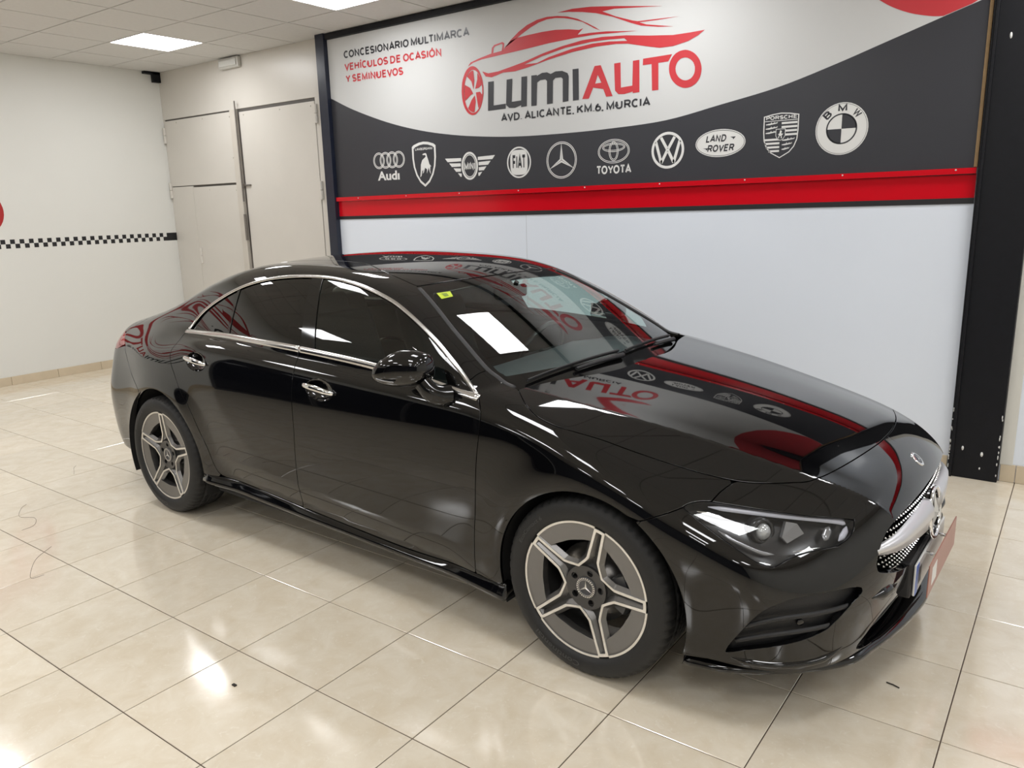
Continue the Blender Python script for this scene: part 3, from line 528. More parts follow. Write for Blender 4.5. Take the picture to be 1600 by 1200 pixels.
# --- stripes under the banner (separate boards), top rail, side batten
def strip(name, xa, xb, za0, za1, zb0, zb1, y0, y1, m, parent=None):
    v = [(xa, y0, za0), (xb, y0, zb0), (xb, y1, zb0), (xa, y1, za0), (xa, y0, za1), (xb, y0, zb1), (xb, y1, zb1), (xa, y1, za1)]
    return MB().add(v, [(0, 3, 2, 1), (4, 5, 6, 7), (0, 1, 5, 4), (1, 2, 6, 5), (2, 3, 7, 6), (3, 0, 4, 7)]).build(name, m, parent)
tag(strip('red_batten', -1.495, 3.70, 1.715, 1.7505, 1.7405, 1.772, YW - .034, YW - .0135, m_rr), 'glossy red batten fixed along the lower edge of the banner', 'wall batten')
rb = bpy.data.objects['red_batten']
for k in range(9):
    x = -1.2 + .6 * k; MB().lathe([(0, -.003), (.004, -.002), (.005, 0)], 8, 'y', (x, YW - .034, 1.7285 + .00509 * (x + 1.495) + .008)).build('nail_head', m_pw, rb)
tag(strip('red_stripe', -1.495, 3.70, 1.578, 1.714, 1.610, 1.740, YW - .006, YW - .0005, m_rr), 'glossy red wall stripe between the batten and the thin black line', 'wall stripe')
tag(strip('black_stripe', -1.495, 3.70, 1.549, 1.578, 1.578, 1.610, YW - .006, YW - .0005, m_chk), 'thin black line under the red wall stripe', 'wall stripe')
tag(strip('red_stripe', 3.966, 8.19, 1.612, 1.78, 1.64, 1.80, YW - .006, YW - .0005, m_rr), 'red wall stripe continuing right of the black pillar', 'wall stripe')
tag(strip('black_stripe', 3.966, 8.19, 1.580, 1.612, 1.60, 1.64, YW - .006, YW - .0005, m_chk), 'thin black line continuing right of the black pillar', 'wall stripe')
tag(MB().bbox((-1.50, YW - .04, 3.128), (3.70, YW - .0005, 3.175), .003).build('trim_8', m_black_steel), kind='structure')
tag(MB().bbox((3.684, YW - .024, 1.775), (3.702, YW - .0005, 3.122), .002).build('wood_batten', mat('bare_wood', (.34, .22, .10), .6, noise=.25, nscale=30)), 'thin bare wood batten along the right edge of the banner', 'wood batten')
# bits lying on the floor
m_dirt = mat('dark_debris', (.03, .025, .02), .8, noise=.3)
tag(MB().tube([(3.853, 1.13, .0025), (3.875, 1.125, .004), (3.895, 1.119, .0025)], .0022, 6).build('twig', m_dirt), 'short dark twig on the tiles in front of the car bumper', 'twig')
tag(MB().bbox((1.974, -.152, 0), (1.992, -.142, .005), .001).build('crumb', m_dirt), 'black crumb beside the lamp reflection on the tiles', 'crumb')
for nm, P in (('thin dark hair curling on the tiles left of the rear wheel', [(-.60, .25), (-.55, .20), (-.42, .14), (-.33, .18), (-.22, .13), (-.20, .06)]),
              ('long dark hair arcing across a joint near the left frame edge', [(.16, .05), (.25, -.06), (.38, -.14), (.46, -.17), (.47, -.12)]),
              ('dark hair loop on the tile at the left frame edge', [(.22, -.30), (.33, -.27), (.42, -.33), (.46, -.43)]),
              ('short curved hair on the tiles behind the rear wheel', [(-1.10, .77), (-1.05, .73), (-.98, .70), (-.92, .67)])):
    c = catmull(P, 6); tag(MB().tube([(a, b, .0009) for a, b in c], .0006, 5).build('hair', m_dirt), nm, 'hair')
# ============================================================ car body as one smooth implicit surface (x forward from front axle, z up)
class Spl:
    """natural cubic spline, linear extrapolation"""
    def __init__(s,pts):
        p=np.array(sorted(pts),float);x,y=p[:,0],p[:,1];n=len(x);h=np.diff(x)
        A=np.eye(n);b=np.zeros(n)
        for i in range(1,n-1):
            A[i,i-1]=h[i-1];A[i,i]=2*(h[i-1]+h[i]);A[i,i+1]=h[i];b[i]=6*((y[i+1]-y[i])/h[i]-(y[i]-y[i-1])/h[i-1])
        s.x,s.y,s.M,s.h=x,y,np.linalg.solve(A,b),h
        s.t0=np.linspace(x[0]-.4,x[-1]+.4,3001);s.v0=s.ev(s.t0)
    def __call__(s,t): return np.interp(t,s.t0,s.v0)
    def ev(s,t):
        t=np.asarray(t,float);tc=np.clip(t,s.x[0],s.x[-1]);i=np.clip(np.searchsorted(s.x,tc)-1,0,len(s.h)-1)
        h=s.h[i];a=(s.x[i+1]-tc)/h;b=1-a
        r=a*s.y[i]+b*s.y[i+1]+((a**3-a)*s.M[i]+(b**3-b)*s.M[i+1])*h*h/6
        d0=(s.y[1]-s.y[0])/s.h[0]-s.h[0]*s.M[1]/6; d1=(s.y[-1]-s.y[-2])/s.h[-1]+s.h[-1]*s.M[-2]/6
        return r+np.where(t<s.x[0],(t-s.x[0])*d0,0)+np.where(t>s.x[-1],(t-s.x[-1])*d1,0)
def smax(a,b,k):
    h=np.maximum(k-np.abs(a-b),0)/k
    return np.maximum(a,b)+h*h*h*k/6
def smin(a,b,k): return -smax(-a,-b,k)
def bump(t,w): return np.exp(-(t/w)**2)
def sstep(t): t=np.clip(t,0,1);return t*t*t*(t*(6*t-15)+10)
XR=-2.729
# ---- lower body -------------------------------------------------------
WB=Spl([(1.0,.80),(.7,.875),(.35,.898),(0,.902),(-.4,.898),(-.9,.895),(-1.5,.895),(-2.1,.899),(-2.5,.897),(-2.8,.882),(-3.1,.843),(-3.4,.806),(-3.8,.75)])
PZ=Spl([(.12,.060),(.20,.030),(.28,.018),(.38,.012),(.50,.004),(.62,.0),(.74,.004),(.82,.012),(.90,.030),(.97,.055),(1.05,.092),(1.15,.15),(1.3,.25)])
def Ys(x,z):
    y=WB(x)-PZ(z-.03*sstep((-x-1.0)/1.6))
    rf=np.hypot(x,z-.325); rr=np.hypot(x-XR,z-.325)
    y=y+.014*bump(rf-.37,.10)+.016*bump(rr-.37,.11)
    # waist between the wheels, with the low crease rising to the rear
    zl=.325+.085*np.clip((-x-.5)/1.7,0,1); y=y-.020*sstep((x+2.32)/.30)*sstep((-.42-x)/.30)*np.clip((zl+.02-z)/.10,0,1)**1.3
    y=y-.11*sstep((-x-2.2)/.7)*np.clip((z-.85)/.22,0,1.5)**1.4
    y=y-.06*sstep((-x-2.8)/.8)*sstep((z-.5)/.45)
    return y
ZC=Spl([(.93,.60),(.90,.669),(.855,.719),(.80,.750),(.74,.776),(.6,.822),(.45,.857),(.3,.886),(.05,.926),(-.3,.970),(-.6,1.0),(-1.0,1.01),(-2.0,1.025),(-2.6,1.035),(-3.0,1.052),(-3.3,1.048),(-3.55,1.020),(-3.8,.975)])
CR=Spl([(.9,.17),(.6,.195),(.4,.178),(.05,.132),(-.4,.08),(-1,.05),(-2.4,.05),(-3,.10),(-3.7,.18)])
AC=Spl([(-.6,.71),(-.45,.70),(-.19,.668),(0,.642),(.16,.612),(.36,.578),(.53,.55),(.635,.525),(.73,.492),(.81,.45),(.9,.39)])
_g=np.linspace(0,2,4001);_m=np.interp(_g,[0,.3,.6,.85,1.0,1.0001,1.4,2],[0,.035,.10,.125,.075,.36,.42,.45])
_w=np.exp(-(np.arange(-60,61)*.0005/.012)**2);_m=np.convolve(np.pad(_m,60,'edge'),_w/_w.sum(),'valid')
_D=np.concatenate([[0],np.cumsum((_m[1:]+_m[:-1])/2*.0005)])*.64
def Zt(x,a):
    k=CR(x)/.155;q=sstep((x+.75)/.3)
    return ZC(x)-q*k*np.interp(a/AC(x),_g,_D)-(1-q)*CR(x)*a*a
XF=Spl([(.9,.77),(.8,.845),(.7,.897),(.62,.918),(.52,.912),(.4,.905),(.28,.885),(.18,.86),(.1,.8)])
def Xf(a,z): 
    return XF(z)-.12*a*a-.6*np.maximum(a-.25,0)**3
XB=Spl([(1.12,3.63),(1.06,3.67),(1.0,3.685),(.9,3.705),(.75,3.72),(.6,3.74),(.45,3.75),(.25,3.70),(.1,3.6)])
def Xr(a,z): return XB(z)-.235*a*a-.6*np.maximum(a-.35,0)**3
def FL(x,a,z):
    s=a-Ys(x,z)
    t=(z-Zt(x,a))*.95
    f=(x-Xf(a,z))*.93
    r=(-x-Xr(a,z))*.93
    F=smax(s,t,.10+.06*sstep((x-.2)/.5)+.08*sstep((-x-2.3)/.6))
    F=smax(F,f,.16+.10*sstep((a-.35)/.3)*1.0)
    F=smax(F,r,.16)
    F=smax(F,.17-z,.06)
    return F
# ---- greenhouse -------------------------------------------------------
ZR=Spl([(-.15,.86),(-.45,1.024),(-.75,1.182),(-1.05,1.315),(-1.25,1.366),(-1.5,1.392),(-1.75,1.402),(-2.0,1.398),(-2.3,1.361),(-2.6,1.284),(-2.9,1.176),(-3.2,1.062),(-3.5,.945)])
YB=Spl([(-.2,.80),(-.5,.815),(-.9,.823),(-1.4,.823),(-1.9,.812),(-2.3,.768),(-2.7,.698),(-3.1,.622),(-3.5,.54)])
def Yg(x,z):
    h=z-1.0;h=.5*(h+np.sqrt(h*h+.0009))
    return YB(x)-.40*h-.42*h*h
def Zr(x,a):
    xx=x+.08*a*a*sstep((x+1.9)/.9)
    return ZR(xx)-.07*a*a-.06*a**4
def FG(x,a,z):
    s=(a-Yg(x,z))*.9
    t=(z-Zr(x,a))*.90
    F=smax(s,t,.085)
    F=smax(F,.86-z,.02)
    return F
def FB(x,y,z):
    a=np.sqrt(y*y+1e-8)
    k=.015+.16*sstep((-x-2.1)/.8)
    return smin(FL(x,a,z),FG(x,a,z),k)
# feature lines of the car body: (x, |y|, z) in metres, right side
CV = {'LA':[(-0.498,0.875,0.238),(-0.487,0.889,0.401),(-0.47,0.897,0.536),(-0.459,0.895,0.713),(-0.45,0.887,0.811),(-0.452,0.869,0.887),(-0.485,0.834,0.935)],'LB':[(-1.574,0.855,0.259),(-1.56,0.878,0.368),(-1.553,0.89,0.482),(-1.539,0.895,0.654),(-1.546,0.887,0.8),(-1.546,0.88,0.843),(-1.55,0.858,0.927),(-1.564,0.815,1.006)],'LC':[(-2.167,0.872,0.307),(-2.209,0.88,0.321),(-2.237,0.887,0.357),(-2.273,0.897,0.453),(-2.333,0.905,0.562),(-2.391,0.905,0.653),(-2.473,0.9,0.742),(-2.519,0.891,0.812),(-2.568,0.877,0.873),(-2.604,0.849,0.92),(-2.597,0.803,0.969),(-2.62,0.749,1.004)],'SILL':[(-2.258,0.887,0.309),(-1.918,0.86,0.295),(-1.58,0.856,0.272),(-1.235,0.854,0.253),(-0.864,0.853,0.239),(-0.5,0.875,0.245),(-0.361,0.892,0.251)],'BELT':[(-2.622,0.737,1.013),(-2.398,0.747,1.018),(-2.151,0.775,1.024),(-1.848,0.802,1.025),(-1.553,0.811,1.019),(-1.261,0.816,1.006),(-1.041,0.819,0.991),(-0.856,0.82,0.974),(-0.701,0.821,0.958),(-0.49,0.833,0.937)],'ARC':[(-2.616,0.726,1.022),(-2.61,0.709,1.041),(-2.581,0.683,1.085),(-2.5,0.67,1.141),(-2.356,0.658,1.206),(-2.204,0.649,1.26),(-2.03,0.643,1.3),(-1.84,0.639,1.323),(-1.663,0.635,1.332),(-1.502,0.636,1.329),(-1.384,0.645,1.317),(-1.257,0.658,1.297),(-1.089,0.678,1.255),(-0.979,0.697,1.213),(-0.871,0.718,1.162),(-0.765,0.741,1.105),(-0.659,0.77,1.041),(-0.576,0.793,0.985),(-0.51,0.82,0.946)],'HS':[(-0.393,0.715,0.954),(-0.305,0.786,0.925),(-0.229,0.821,0.898),(-0.144,0.826,0.877),(-0.073,0.814,0.865),(0.016,0.793,0.847),(0.127,0.772,0.819),(0.282,0.733,0.781),(0.38,0.703,0.761),(0.457,0.671,0.748),(0.514,0.638,0.744),(0.586,0.585,0.745),(0.641,0.533,0.749),(0.68,0.42,0.758),(0.715,0.265,0.77),(0.735,0.106,0.775)],'HR':[(-0.393,0.715,0.954),(-0.372,0.621,0.958),(-0.341,0.514,0.96),(-0.277,0.347,0.961),(-0.245,0.207,0.961),(-0.247,0.022,0.964)],'WSE':[(-1.083,0.519,1.296),(-0.926,0.579,1.224),(-0.797,0.627,1.153),(-0.685,0.661,1.088),(-0.562,0.694,1.016),(-0.5,0.694,0.982),(-0.432,0.703,0.962)],'CLR':[(-1.005,0.507,1.269),(-0.951,0.543,1.241),(-0.89,0.579,1.207),(-0.737,0.625,1.123),(-0.609,0.646,1.052),(-0.535,0.664,1.008),(-0.505,0.659,0.993),(-0.485,0.64,0.987)],'FN':[(0.439,0.688,0.746),(0.42,0.738,0.728),(0.41,0.782,0.708)],'BF':[(0.345,0.851,0.695),(0.305,0.888,0.677),(0.229,0.913,0.642)],'HLt':[(0.345,0.851,0.695),(0.355,0.832,0.703),(0.383,0.803,0.708),(0.411,0.784,0.706)],'HLt2':[(0.411,0.784,0.706),(0.442,0.769,0.702),(0.562,0.707,0.685),(0.677,0.634,0.667),(0.776,0.543,0.648)],'HLb1':[(0.776,0.543,0.648),(0.781,0.563,0.627),(0.776,0.594,0.607),(0.758,0.638,0.592)],'HLb2':[(0.758,0.638,0.592),(0.705,0.711,0.589),(0.665,0.763,0.58),(0.632,0.81,0.56)],'HLb3':[(0.632,0.81,0.56),(0.619,0.821,0.557),(0.577,0.84,0.572),(0.501,0.853,0.613),(0.418,0.855,0.656),(0.345,0.851,0.695)],'RD':[(-1.083,0.519,1.296),(-1.146,0.522,1.315),(-1.305,0.503,1.351),(-1.565,0.422,1.381)],'TLB':[(-3.445,0.67,0.926),(-3.373,0.712,0.902),(-3.305,0.75,0.875)],'RB':[(-3.298,0.751,0.876),(-3.21,0.793,0.825),(-3.092,0.835,0.735),(-2.996,0.864,0.688)],'AP':[(-0.564,0.773,0.993),(-0.563,0.751,1.001),(-0.556,0.714,1.008),(-0.544,0.677,1.01)],'INT':[(0.509,0.87,0.261),(0.52,0.87,0.289),(0.566,0.864,0.362),(0.61,0.854,0.421),(0.654,0.83,0.451),(0.695,0.797,0.468),(0.773,0.702,0.473),(0.82,0.62,0.465),(0.829,0.607,0.446),(0.81,0.651,0.42),(0.779,0.703,0.374),(0.761,0.726,0.353),(0.715,0.775,0.329),(0.657,0.818,0.311),(0.579,0.854,0.288),(0.528,0.866,0.268)],'CREASE':[(-0.368,0.718,0.95),(0.637,0.534,0.75)],'drl':[(0.401,0.789,0.691),(0.466,0.754,0.683),(0.561,0.701,0.672),(0.652,0.641,0.66),(0.74,0.569,0.643),(0.757,0.559,0.635)],'drl2':[(0.761,0.56,0.63),(0.761,0.582,0.612),(0.753,0.611,0.597)],'bar':[(0.375,0.818,0.68),(0.415,0.802,0.673),(0.459,0.786,0.663)],'low':[(0.45,0.825,0.636),(0.488,0.823,0.617),(0.517,0.818,0.606),(0.579,0.799,0.583),(0.614,0.776,0.579)],'blade':[(0.72,0.599,0.634),(0.72,0.622,0.617),(0.719,0.642,0.602)],'low2':[(0.658,0.743,0.587),(0.689,0.709,0.588),(0.718,0.673,0.59)],'proj':[(0.569,0.741,0.627)],'refl':[(0.609,0.674,0.648),(0.637,0.657,0.643),(0.663,0.667,0.619),(0.632,0.724,0.6),(0.614,0.721,0.614)],'sensor':[(0.698,0.772,0.379)],'fin1':[(0.561,0.853,0.36),(0.646,0.821,0.398),(0.742,0.737,0.407),(0.804,0.638,0.41)],'fin2':[(0.534,0.856,0.304),(0.622,0.828,0.338),(0.708,0.77,0.354),(0.767,0.697,0.359)],'slot':[(0.564,0.828,0.308),(0.75,0.68,0.314)],'fog':[(0.848,0.562,0.411),(0.872,0.474,0.402),(0.885,0.386,0.398)],'sticker':[(-0.997,0.492,1.266),(-0.981,0.421,1.268),(-0.944,0.444,1.25),(-0.952,0.509,1.245)],'badge':[(0.851,-0.028,0.705)]}
# ------------------------------------------------------------ panels cut out of the body surface
FX = [FB]      # surface in use
FGo = lambda x, y, z: FG(x, np.sqrt(y * y + 1e-8), z)
def grad(P, e=.002):
    x, y, z = P.T; f = FX[0]
    g = np.stack([f(x + e, y, z) - f(x - e, y, z), f(x, y + e, z) - f(x, y - e, z), f(x, y, z + e) - f(x, y, z - e)], -1) / (2 * e)
    return g
def onsurf(P, off=0., it=8):
    P = np.array(P, float)
    for _ in range(it):
        g = grad(P); f = FX[0](*P.T) - off; P = P - g * (f / np.maximum((g * g).sum(1), .05))[:, None]
    return P
def nrm(v): return v / (np.linalg.norm(v, axis=-1, keepdims=True) + 1e-12)
class Frame:
    def __init__(s, n):
        s.n = nrm(np.array(n, float)); up = np.array([0, 0, 1.]) if abs(s.n[2]) < .9 else np.array([1., 0, 0])
        s.e1 = nrm(np.cross(up, s.n)); s.e2 = np.cross(s.n, s.e1)
    def uv(s, P): P = np.asarray(P, float); return np.stack([P @ s.e1, P @ s.e2], -1)
    def trace(s, uv, off=0., D=2.4, top=None):
        """first hit of the body (level set off) by rays along -n"""
        base = uv[:, :1] * s.e1 + uv[:, 1:] * s.e2
        offv = np.broadcast_to(off, (len(uv),)) if not callable(off) else None
        d = np.full(len(uv), D); act = np.ones(len(uv), bool)
        for i in range(60):
            P = base[act] + d[act, None] * s.n
            o = off(P) if callable(off) else offv[act]
            f = FX[0](*P.T) - o
            st = np.where(f > .02, .85 * f, .6 * f); dd = d[act] - st; d[act] = dd
            k = np.where(act)[0]; act[k[np.abs(f) < 2e-4]] = False; act[k[dd < -D]] = False
            if not act.any(): break
        for i in range(5):
            P = base + d[:, None] * s.n; o = off(P) if callable(off) else offv; f = FX[0](*P.T) - o
            P2 = P + .002 * s.n; o2 = off(P2) if callable(off) else offv; fp = (FX[0](*P2.T) - o2 - f) / .002
            d = d - np.clip(f / np.maximum(fp, .2), -.02, .02)
        P = base + d[:, None] * s.n; o = off(P) if callable(off) else offv
        return P, np.abs(FX[0](*P.T) - o) < .004
def sdpoly(p, poly):
    """signed distance (negative inside) of points to a closed polygon"""
    p = np.asarray(p); poly = np.asarray(poly); d = np.full(len(p), 1e9); ins = np.zeros(len(p), bool); m = len(poly)
    for i in range(m):
        a, b = poly[i], poly[(i + 1) % m]; e = b - a; l = e @ e
        if l < 1e-14: continue
        w = p - a; t = np.clip((w @ e) / l, 0, 1); d = np.minimum(d, ((w - t[:, None] * e) ** 2).sum(1))
        c = ((a[1] > p[:, 1]) != (b[1] > p[:, 1])); 
        if a[1] != b[1]: ins ^= c & (p[:, 0] < (b[0] - a[0]) * (p[:, 1] - a[1]) / (b[1] - a[1]) + a[0])
    d = np.sqrt(d); return np.where(ins, -d, d)
def clip(A, T, f):
    """keep the part of a triangle mesh where f <= 0; A: per-vertex attributes"""
    f = np.where(np.abs(f) < 1e-7, -1e-7, f); ins = f[T] <= 0; c = ins.sum(1)
    out = [T[c == 3]]; newA = []; cache = {}; n0 = len(A)
    for q in np.where((c == 1) | (c == 2))[0]:
        t = T[q]; k = ins[q]
        def cut(i, j):
            key = (min(i, j), max(i, j))
            if key not in cache:
                a = f[i] / (f[i] - f[j]); cache[key] = n0 + len(newA); newA.append(A[i] + a * (A[j] - A[i]))
            return cache[key]
        if k.sum() == 1:
            i = int(np.argmax(k)); a, b, cc = t[i], t[(i + 1) % 3], t[(i + 2) % 3]
            out.append(np.array([[a, cut(a, b), cut(a, cc)]]))
        else:
            i = int(np.argmin(k)); a, b, cc = t[i], t[(i + 1) % 3], t[(i + 2) % 3]; p, r = cut(a, b), cut(a, cc)
            out.append(np.array([[p, b, cc], [p, cc, r]]))
    A2 = np.vstack([A] + ([np.array(newA)] if newA else [])); T2 = np.vstack(out)
    u, inv = np.unique(T2, return_inverse=True)
    return A2[u], inv.reshape(T2.shape)
def gridmesh(uv0, uv1, h):
    nx = max(2, int(math.ceil((uv1[0] - uv0[0]) / h)) + 1); ny = max(2, int(math.ceil((uv1[1] - uv0[1]) / h)) + 1)
    X, Y = np.meshgrid(np.linspace(uv0[0], uv1[0], nx), np.linspace(uv0[1], uv1[1], ny)); uv = np.stack([X.ravel(), Y.ravel()], -1)
    i = np.arange(nx * ny).reshape(ny, nx); a, b, c, d = i[:-1, :-1].ravel(), i[:-1, 1:].ravel(), i[1:, 1:].ravel(), i[1:, :-1].ravel()
    return uv, np.vstack([np.stack([a, b, c], -1), np.stack([a, c, d], -1)])
def shell(V, N, T, depth=.012, rnd=.0014, skip=None, flip=False):
    """surface plus rounded, folded-in edge; returns verts, faces, loop normals"""
    V = np.asarray(V); E = np.vstack([T[:, [0, 1]], T[:, [1, 2]], T[:, [2, 0]]]); key = np.sort(E, 1)
    _, first, cnt = np.unique(key, axis=0, return_index=True, return_counts=True); B = E[first[cnt == 1]]
    verts = [V]; nor = [N]; faces = [T]; n = len(V)
    if depth > 0 and len(B):
        if skip is not None: B = B[~(skip(V[B[:, 0]]) & skip(V[B[:, 1]]))]
        bv, inv = np.unique(B, return_inverse=True); inv = inv.reshape(B.shape)
        outd = np.zeros((len(bv), 3)); e = nrm(V[B[:, 1]] - V[B[:, 0]]); o = np.cross(e, (N[B[:, 0]] + N[B[:, 1]]) / 2)
        np.add.at(outd, inv[:, 0], o); np.add.at(outd, inv[:, 1], o); outd = nrm(outd)
        Nb = N[bv]; r1 = V[bv] + outd * rnd - Nb * rnd; r2 = r1 - Nb * depth
        verts += [r1, r2]; nor += [outd, outd]; m = len(bv); a, b = inv[:, 0], inv[:, 1]
        for (A0, A1) in ((None, n), (n, n + m)):
            ia = bv[a] if A0 is None else A0 + a; ib = bv[b] if A0 is None else A0 + b
            faces += [np.stack([ib, ia, A1 + a], -1), np.stack([ib, A1 + a, A1 + b], -1)]
    return np.vstack(verts), np.vstack(nor), np.vstack(faces)
def nmesh(name, V, N, T):
    me = bpy.data.meshes.new(name); me.vertices.add(len(V)); me.vertices.foreach_set('co', np.asarray(V, np.float32).ravel())
    k = len(T); me.loops.add(3 * k); me.loops.foreach_set('vertex_index', T.astype(np.int32).ravel()); me.polygons.add(k)
    me.polygons.foreach_set('loop_start', np.arange(0, 3 * k, 3, dtype=np.int32)); me.polygons.foreach_set('loop_total', np.full(k, 3, np.int32))
    me.polygons.foreach_set('use_smooth', np.ones(k, bool)); me.update(); me.validate()
    if len(me.loops) == 3 * k: me.normals_split_custom_set_from_vertices(nrm(np.asarray(N)).tolist())
    return me
def surf(frame, poly, h=.011, off=0., cuts=(), gap=.0026, noff=True, holes=()):
    """clip the traced body surface to a polygon given by 3D points; cuts: functions of points kept where <= 0"""
    fr = Frame(frame); pu = fr.uv(poly); lo, hi = pu.min(0) - .03, pu.max(0) + .03
    uv, T = gridmesh(lo, hi, h); sd = sdpoly(uv, pu); need = sd < 3.2 * h
    idx = -np.ones(len(uv), int); idx[need] = np.arange(need.sum()); T = T[need[T].all(1)]; T = idx[T]; uv = uv[need]; sd = sd[need]
    P, ok = fr.trace(uv, off)
    T = T[ok[T].all(1)]
    N = nrm(grad(P))
    A = np.hstack([P, N, uv]); A, T = clip(A, T, sd + gap)
    for hp in holes:
        A, T = clip(A, T, -sdpoly(A[:, 6:8], fr.uv(hp)) + gap)
    for c in cuts: A, T = clip(A, T, c(A[:, :3]))
    V, N = A[:, :3], nrm(A[:, 3:6])
    fn = np.cross(V[T[:, 1]] - V[T[:, 0]], V[T[:, 2]] - V[T[:, 0]]); bad = (fn * N[T[:, 0]]).sum(1) < 0; T = T.copy(); T[bad] = T[bad][:, ::-1]
    ar = np.linalg.norm(fn, axis=1); T = T[ar > 1e-10]
    return V, N, T
MIR = np.array([1, -1, 1.])
def mirror(S): V, N, T = S; return V * MIR, N * MIR, T[:, ::-1]
def join(*S):
    v, n, t, k = [], [], [], 0
    for V, N, T in S: v.append(V); n.append(N); t.append(T + k); k += len(V)
    return np.vstack(v), np.vstack(n), np.vstack(t)
def crv(pts, n=6, s=-1):
    """smooth curve through (x, |y|, z) points, laid on the body; right side of the car"""
    P = catmull(np.array(pts, float) * [1, s, 1], n); return onsurf(P)
def rawc(pts, n=6, s=-1): return catmull(np.array(pts, float) * [1, s, 1], n)
cat_ = lambda *a: np.vstack(a)
AF, AR = (.014, .318, .371), (-2.722, .322, .385)
arch = lambda A: (lambda P: A[2] - np.hypot(P[:, 0] - A[0], P[:, 2] - A[1]))

# ---- materials of the car
m_paint = mat('black_gloss_car_paint', (.0020, .0020, .0024), .03, coat=.22, coatr=.01, ior=1.5, noise=.2, nscale=60)
m_gloss = mat('piano_black_trim', (.003, .003, .003), .06, noise=.1)
m_plast = mat('black_grained_plastic', (.012, .012, .013), .5, bump=.2, bscale=400)
m_under = mat('underbody_black', (.008, .008, .008), .8, noise=.2)
m_chrome = mat('satin_chrome', (.72, .71, .70), .16, metal=1., rvar=.03, nscale=20)
m_mirrorc = mat('polished_chrome', (.80, .80, .80), .05, metal=1., noise=.02)
m_rubber = mat('tyre_rubber', (.0105, .0105, .0105), .62, noise=.2, nscale=90, bump=.1, bscale=300)
m_wglass = glass('windshield_glass', (.78, .89, .87)); m_sglass = glass('door_glass_green', (.66, .80, .76)); m_pglass = glass('privacy_glass', (.035, .035, .035)); m_lens = glass('clear_lens', (.93, .94, .95))
m_int = mat('dark_interior_fabric', (.016, .016, .018), .8, bump=.2, bscale=200); m_dash = mat('dashboard_soft_black', (.05, .055, .06), .55, noise=.15, nscale=20)

car = empty('car', (2.99122, 1.48174, 0), math.radians(-1.40588)); tag(car, 'glossy black four-door coupe with twin-spoke alloy wheels parked before the banner', 'car')
def panel(name, S, m, parent=None, depth=.012, rnd=.0014, skip=None, label=None):
    V, N, T = shell(*S, depth=depth, rnd=rnd, skip=skip); o = link(name, nmesh(name, V, N, T), parent or car, m)
    if label: o['label'] = label
    return o
def pair(name, S, m, parent=None, depth=.012, rnd=.0014, label=None):
    a = panel(name, S, m, parent, depth, rnd, label=label); b = panel(name, mirror(S), m, parent, depth, rnd, label=label); return a, b

# ---- shut lines (x, |y|, z), right side
LA = crv(CV['LA'], 10); LB = crv(CV['LB'], 10); LC = crv(CV['LC'], 8); SILL = crv(CV['SILL'], 10); BELT = crv(CV['BELT'], 12); ARC = crv(CV['ARC'], 8)
HS = crv(CV['HS'] + [(.738, 0, .776)], 8); HR = crv(CV['HR'] + [(-.228, 0, .967)], 6)
WSE = crv(CV['WSE'] + [(-.425, .702, .952)], 8); FN = crv(CV['FN']); BF = crv(CV['BF']); HLt = crv(CV['HLt']); HLt2 = crv(CV['HLt2'])
HLb = cat_(crv(CV['HLb1']), crv(CV['HLb2'])[1:], crv(CV['HLb3'])[1:]); HL = cat_(HLt, HLt2[1:], HLb[1:-1])
RD = crv(CV['RD'] + [(-2.0, .462, 1.37), (-2.3, .465, 1.335)])
RWE = crv([(-2.3, .465, 1.335), (-2.6, .475, 1.25), (-2.85, .48, 1.15), (-3.02, .47, 1.09)])
TL = crv([(-3.02, .47, 1.09), (-3.12, .53, 1.05), (-3.28, .585, 1.01), (-3.42, .65, .945), CV['TLB'][0]])
TLB = crv(CV['TLB'] [:-1] + CV['RB'][:1]); RB = crv(CV['RB'] + [(-2.95, .874, .665)])
AP = crv(CV['AP'], 4); INT = crv(CV['INT'], 3)
def seg(C, x0, x1):
    """part of a curve between two x values, cut exactly"""
    C = np.asarray(C); C = C[np.argsort(C[:, 0])]; m = (C[:, 0] > x0 + 1e-4) & (C[:, 0] < x1 - 1e-4)
    e = [np.array([[x, np.interp(x, C[:, 0], C[:, 1]), np.interp(x, C[:, 0], C[:, 2])]]) for x in (x0, x1)]
    return np.vstack([e[0], C[m], e[1]])
GRl = rawc([(.92, 0, .657), (.91, .156, .650), (.88, .408, .630), (.865, .495, .592), (.855, .533, .53), (.855, .535, .503), (.86, .513, .482), (.875, .39, .442), (.90, .2, .412), (.905, 0, .405)], 4)
LIN = rawc([(.88, 0, .335), (.876, .30, .332), (.85, .44, .312), (.82, .52, .262), (.80, .555, .222), (.83, .45, .205), (.87, .2, .205), (.88, 0, .205)], 3)

# ---- handle cups
def cup(xc, zc): return np.array([(xc + .092 * math.cos(t), -.88, zc + .047 * math.sin(t) - .05 * (.092 * math.cos(t))) for t in np.linspace(0, 2 * math.pi, 33)[:-1]])
CUPF, CUPR = cup(-1.362, .868), cup(-2.325, .897)
side = (0, -1, .12)
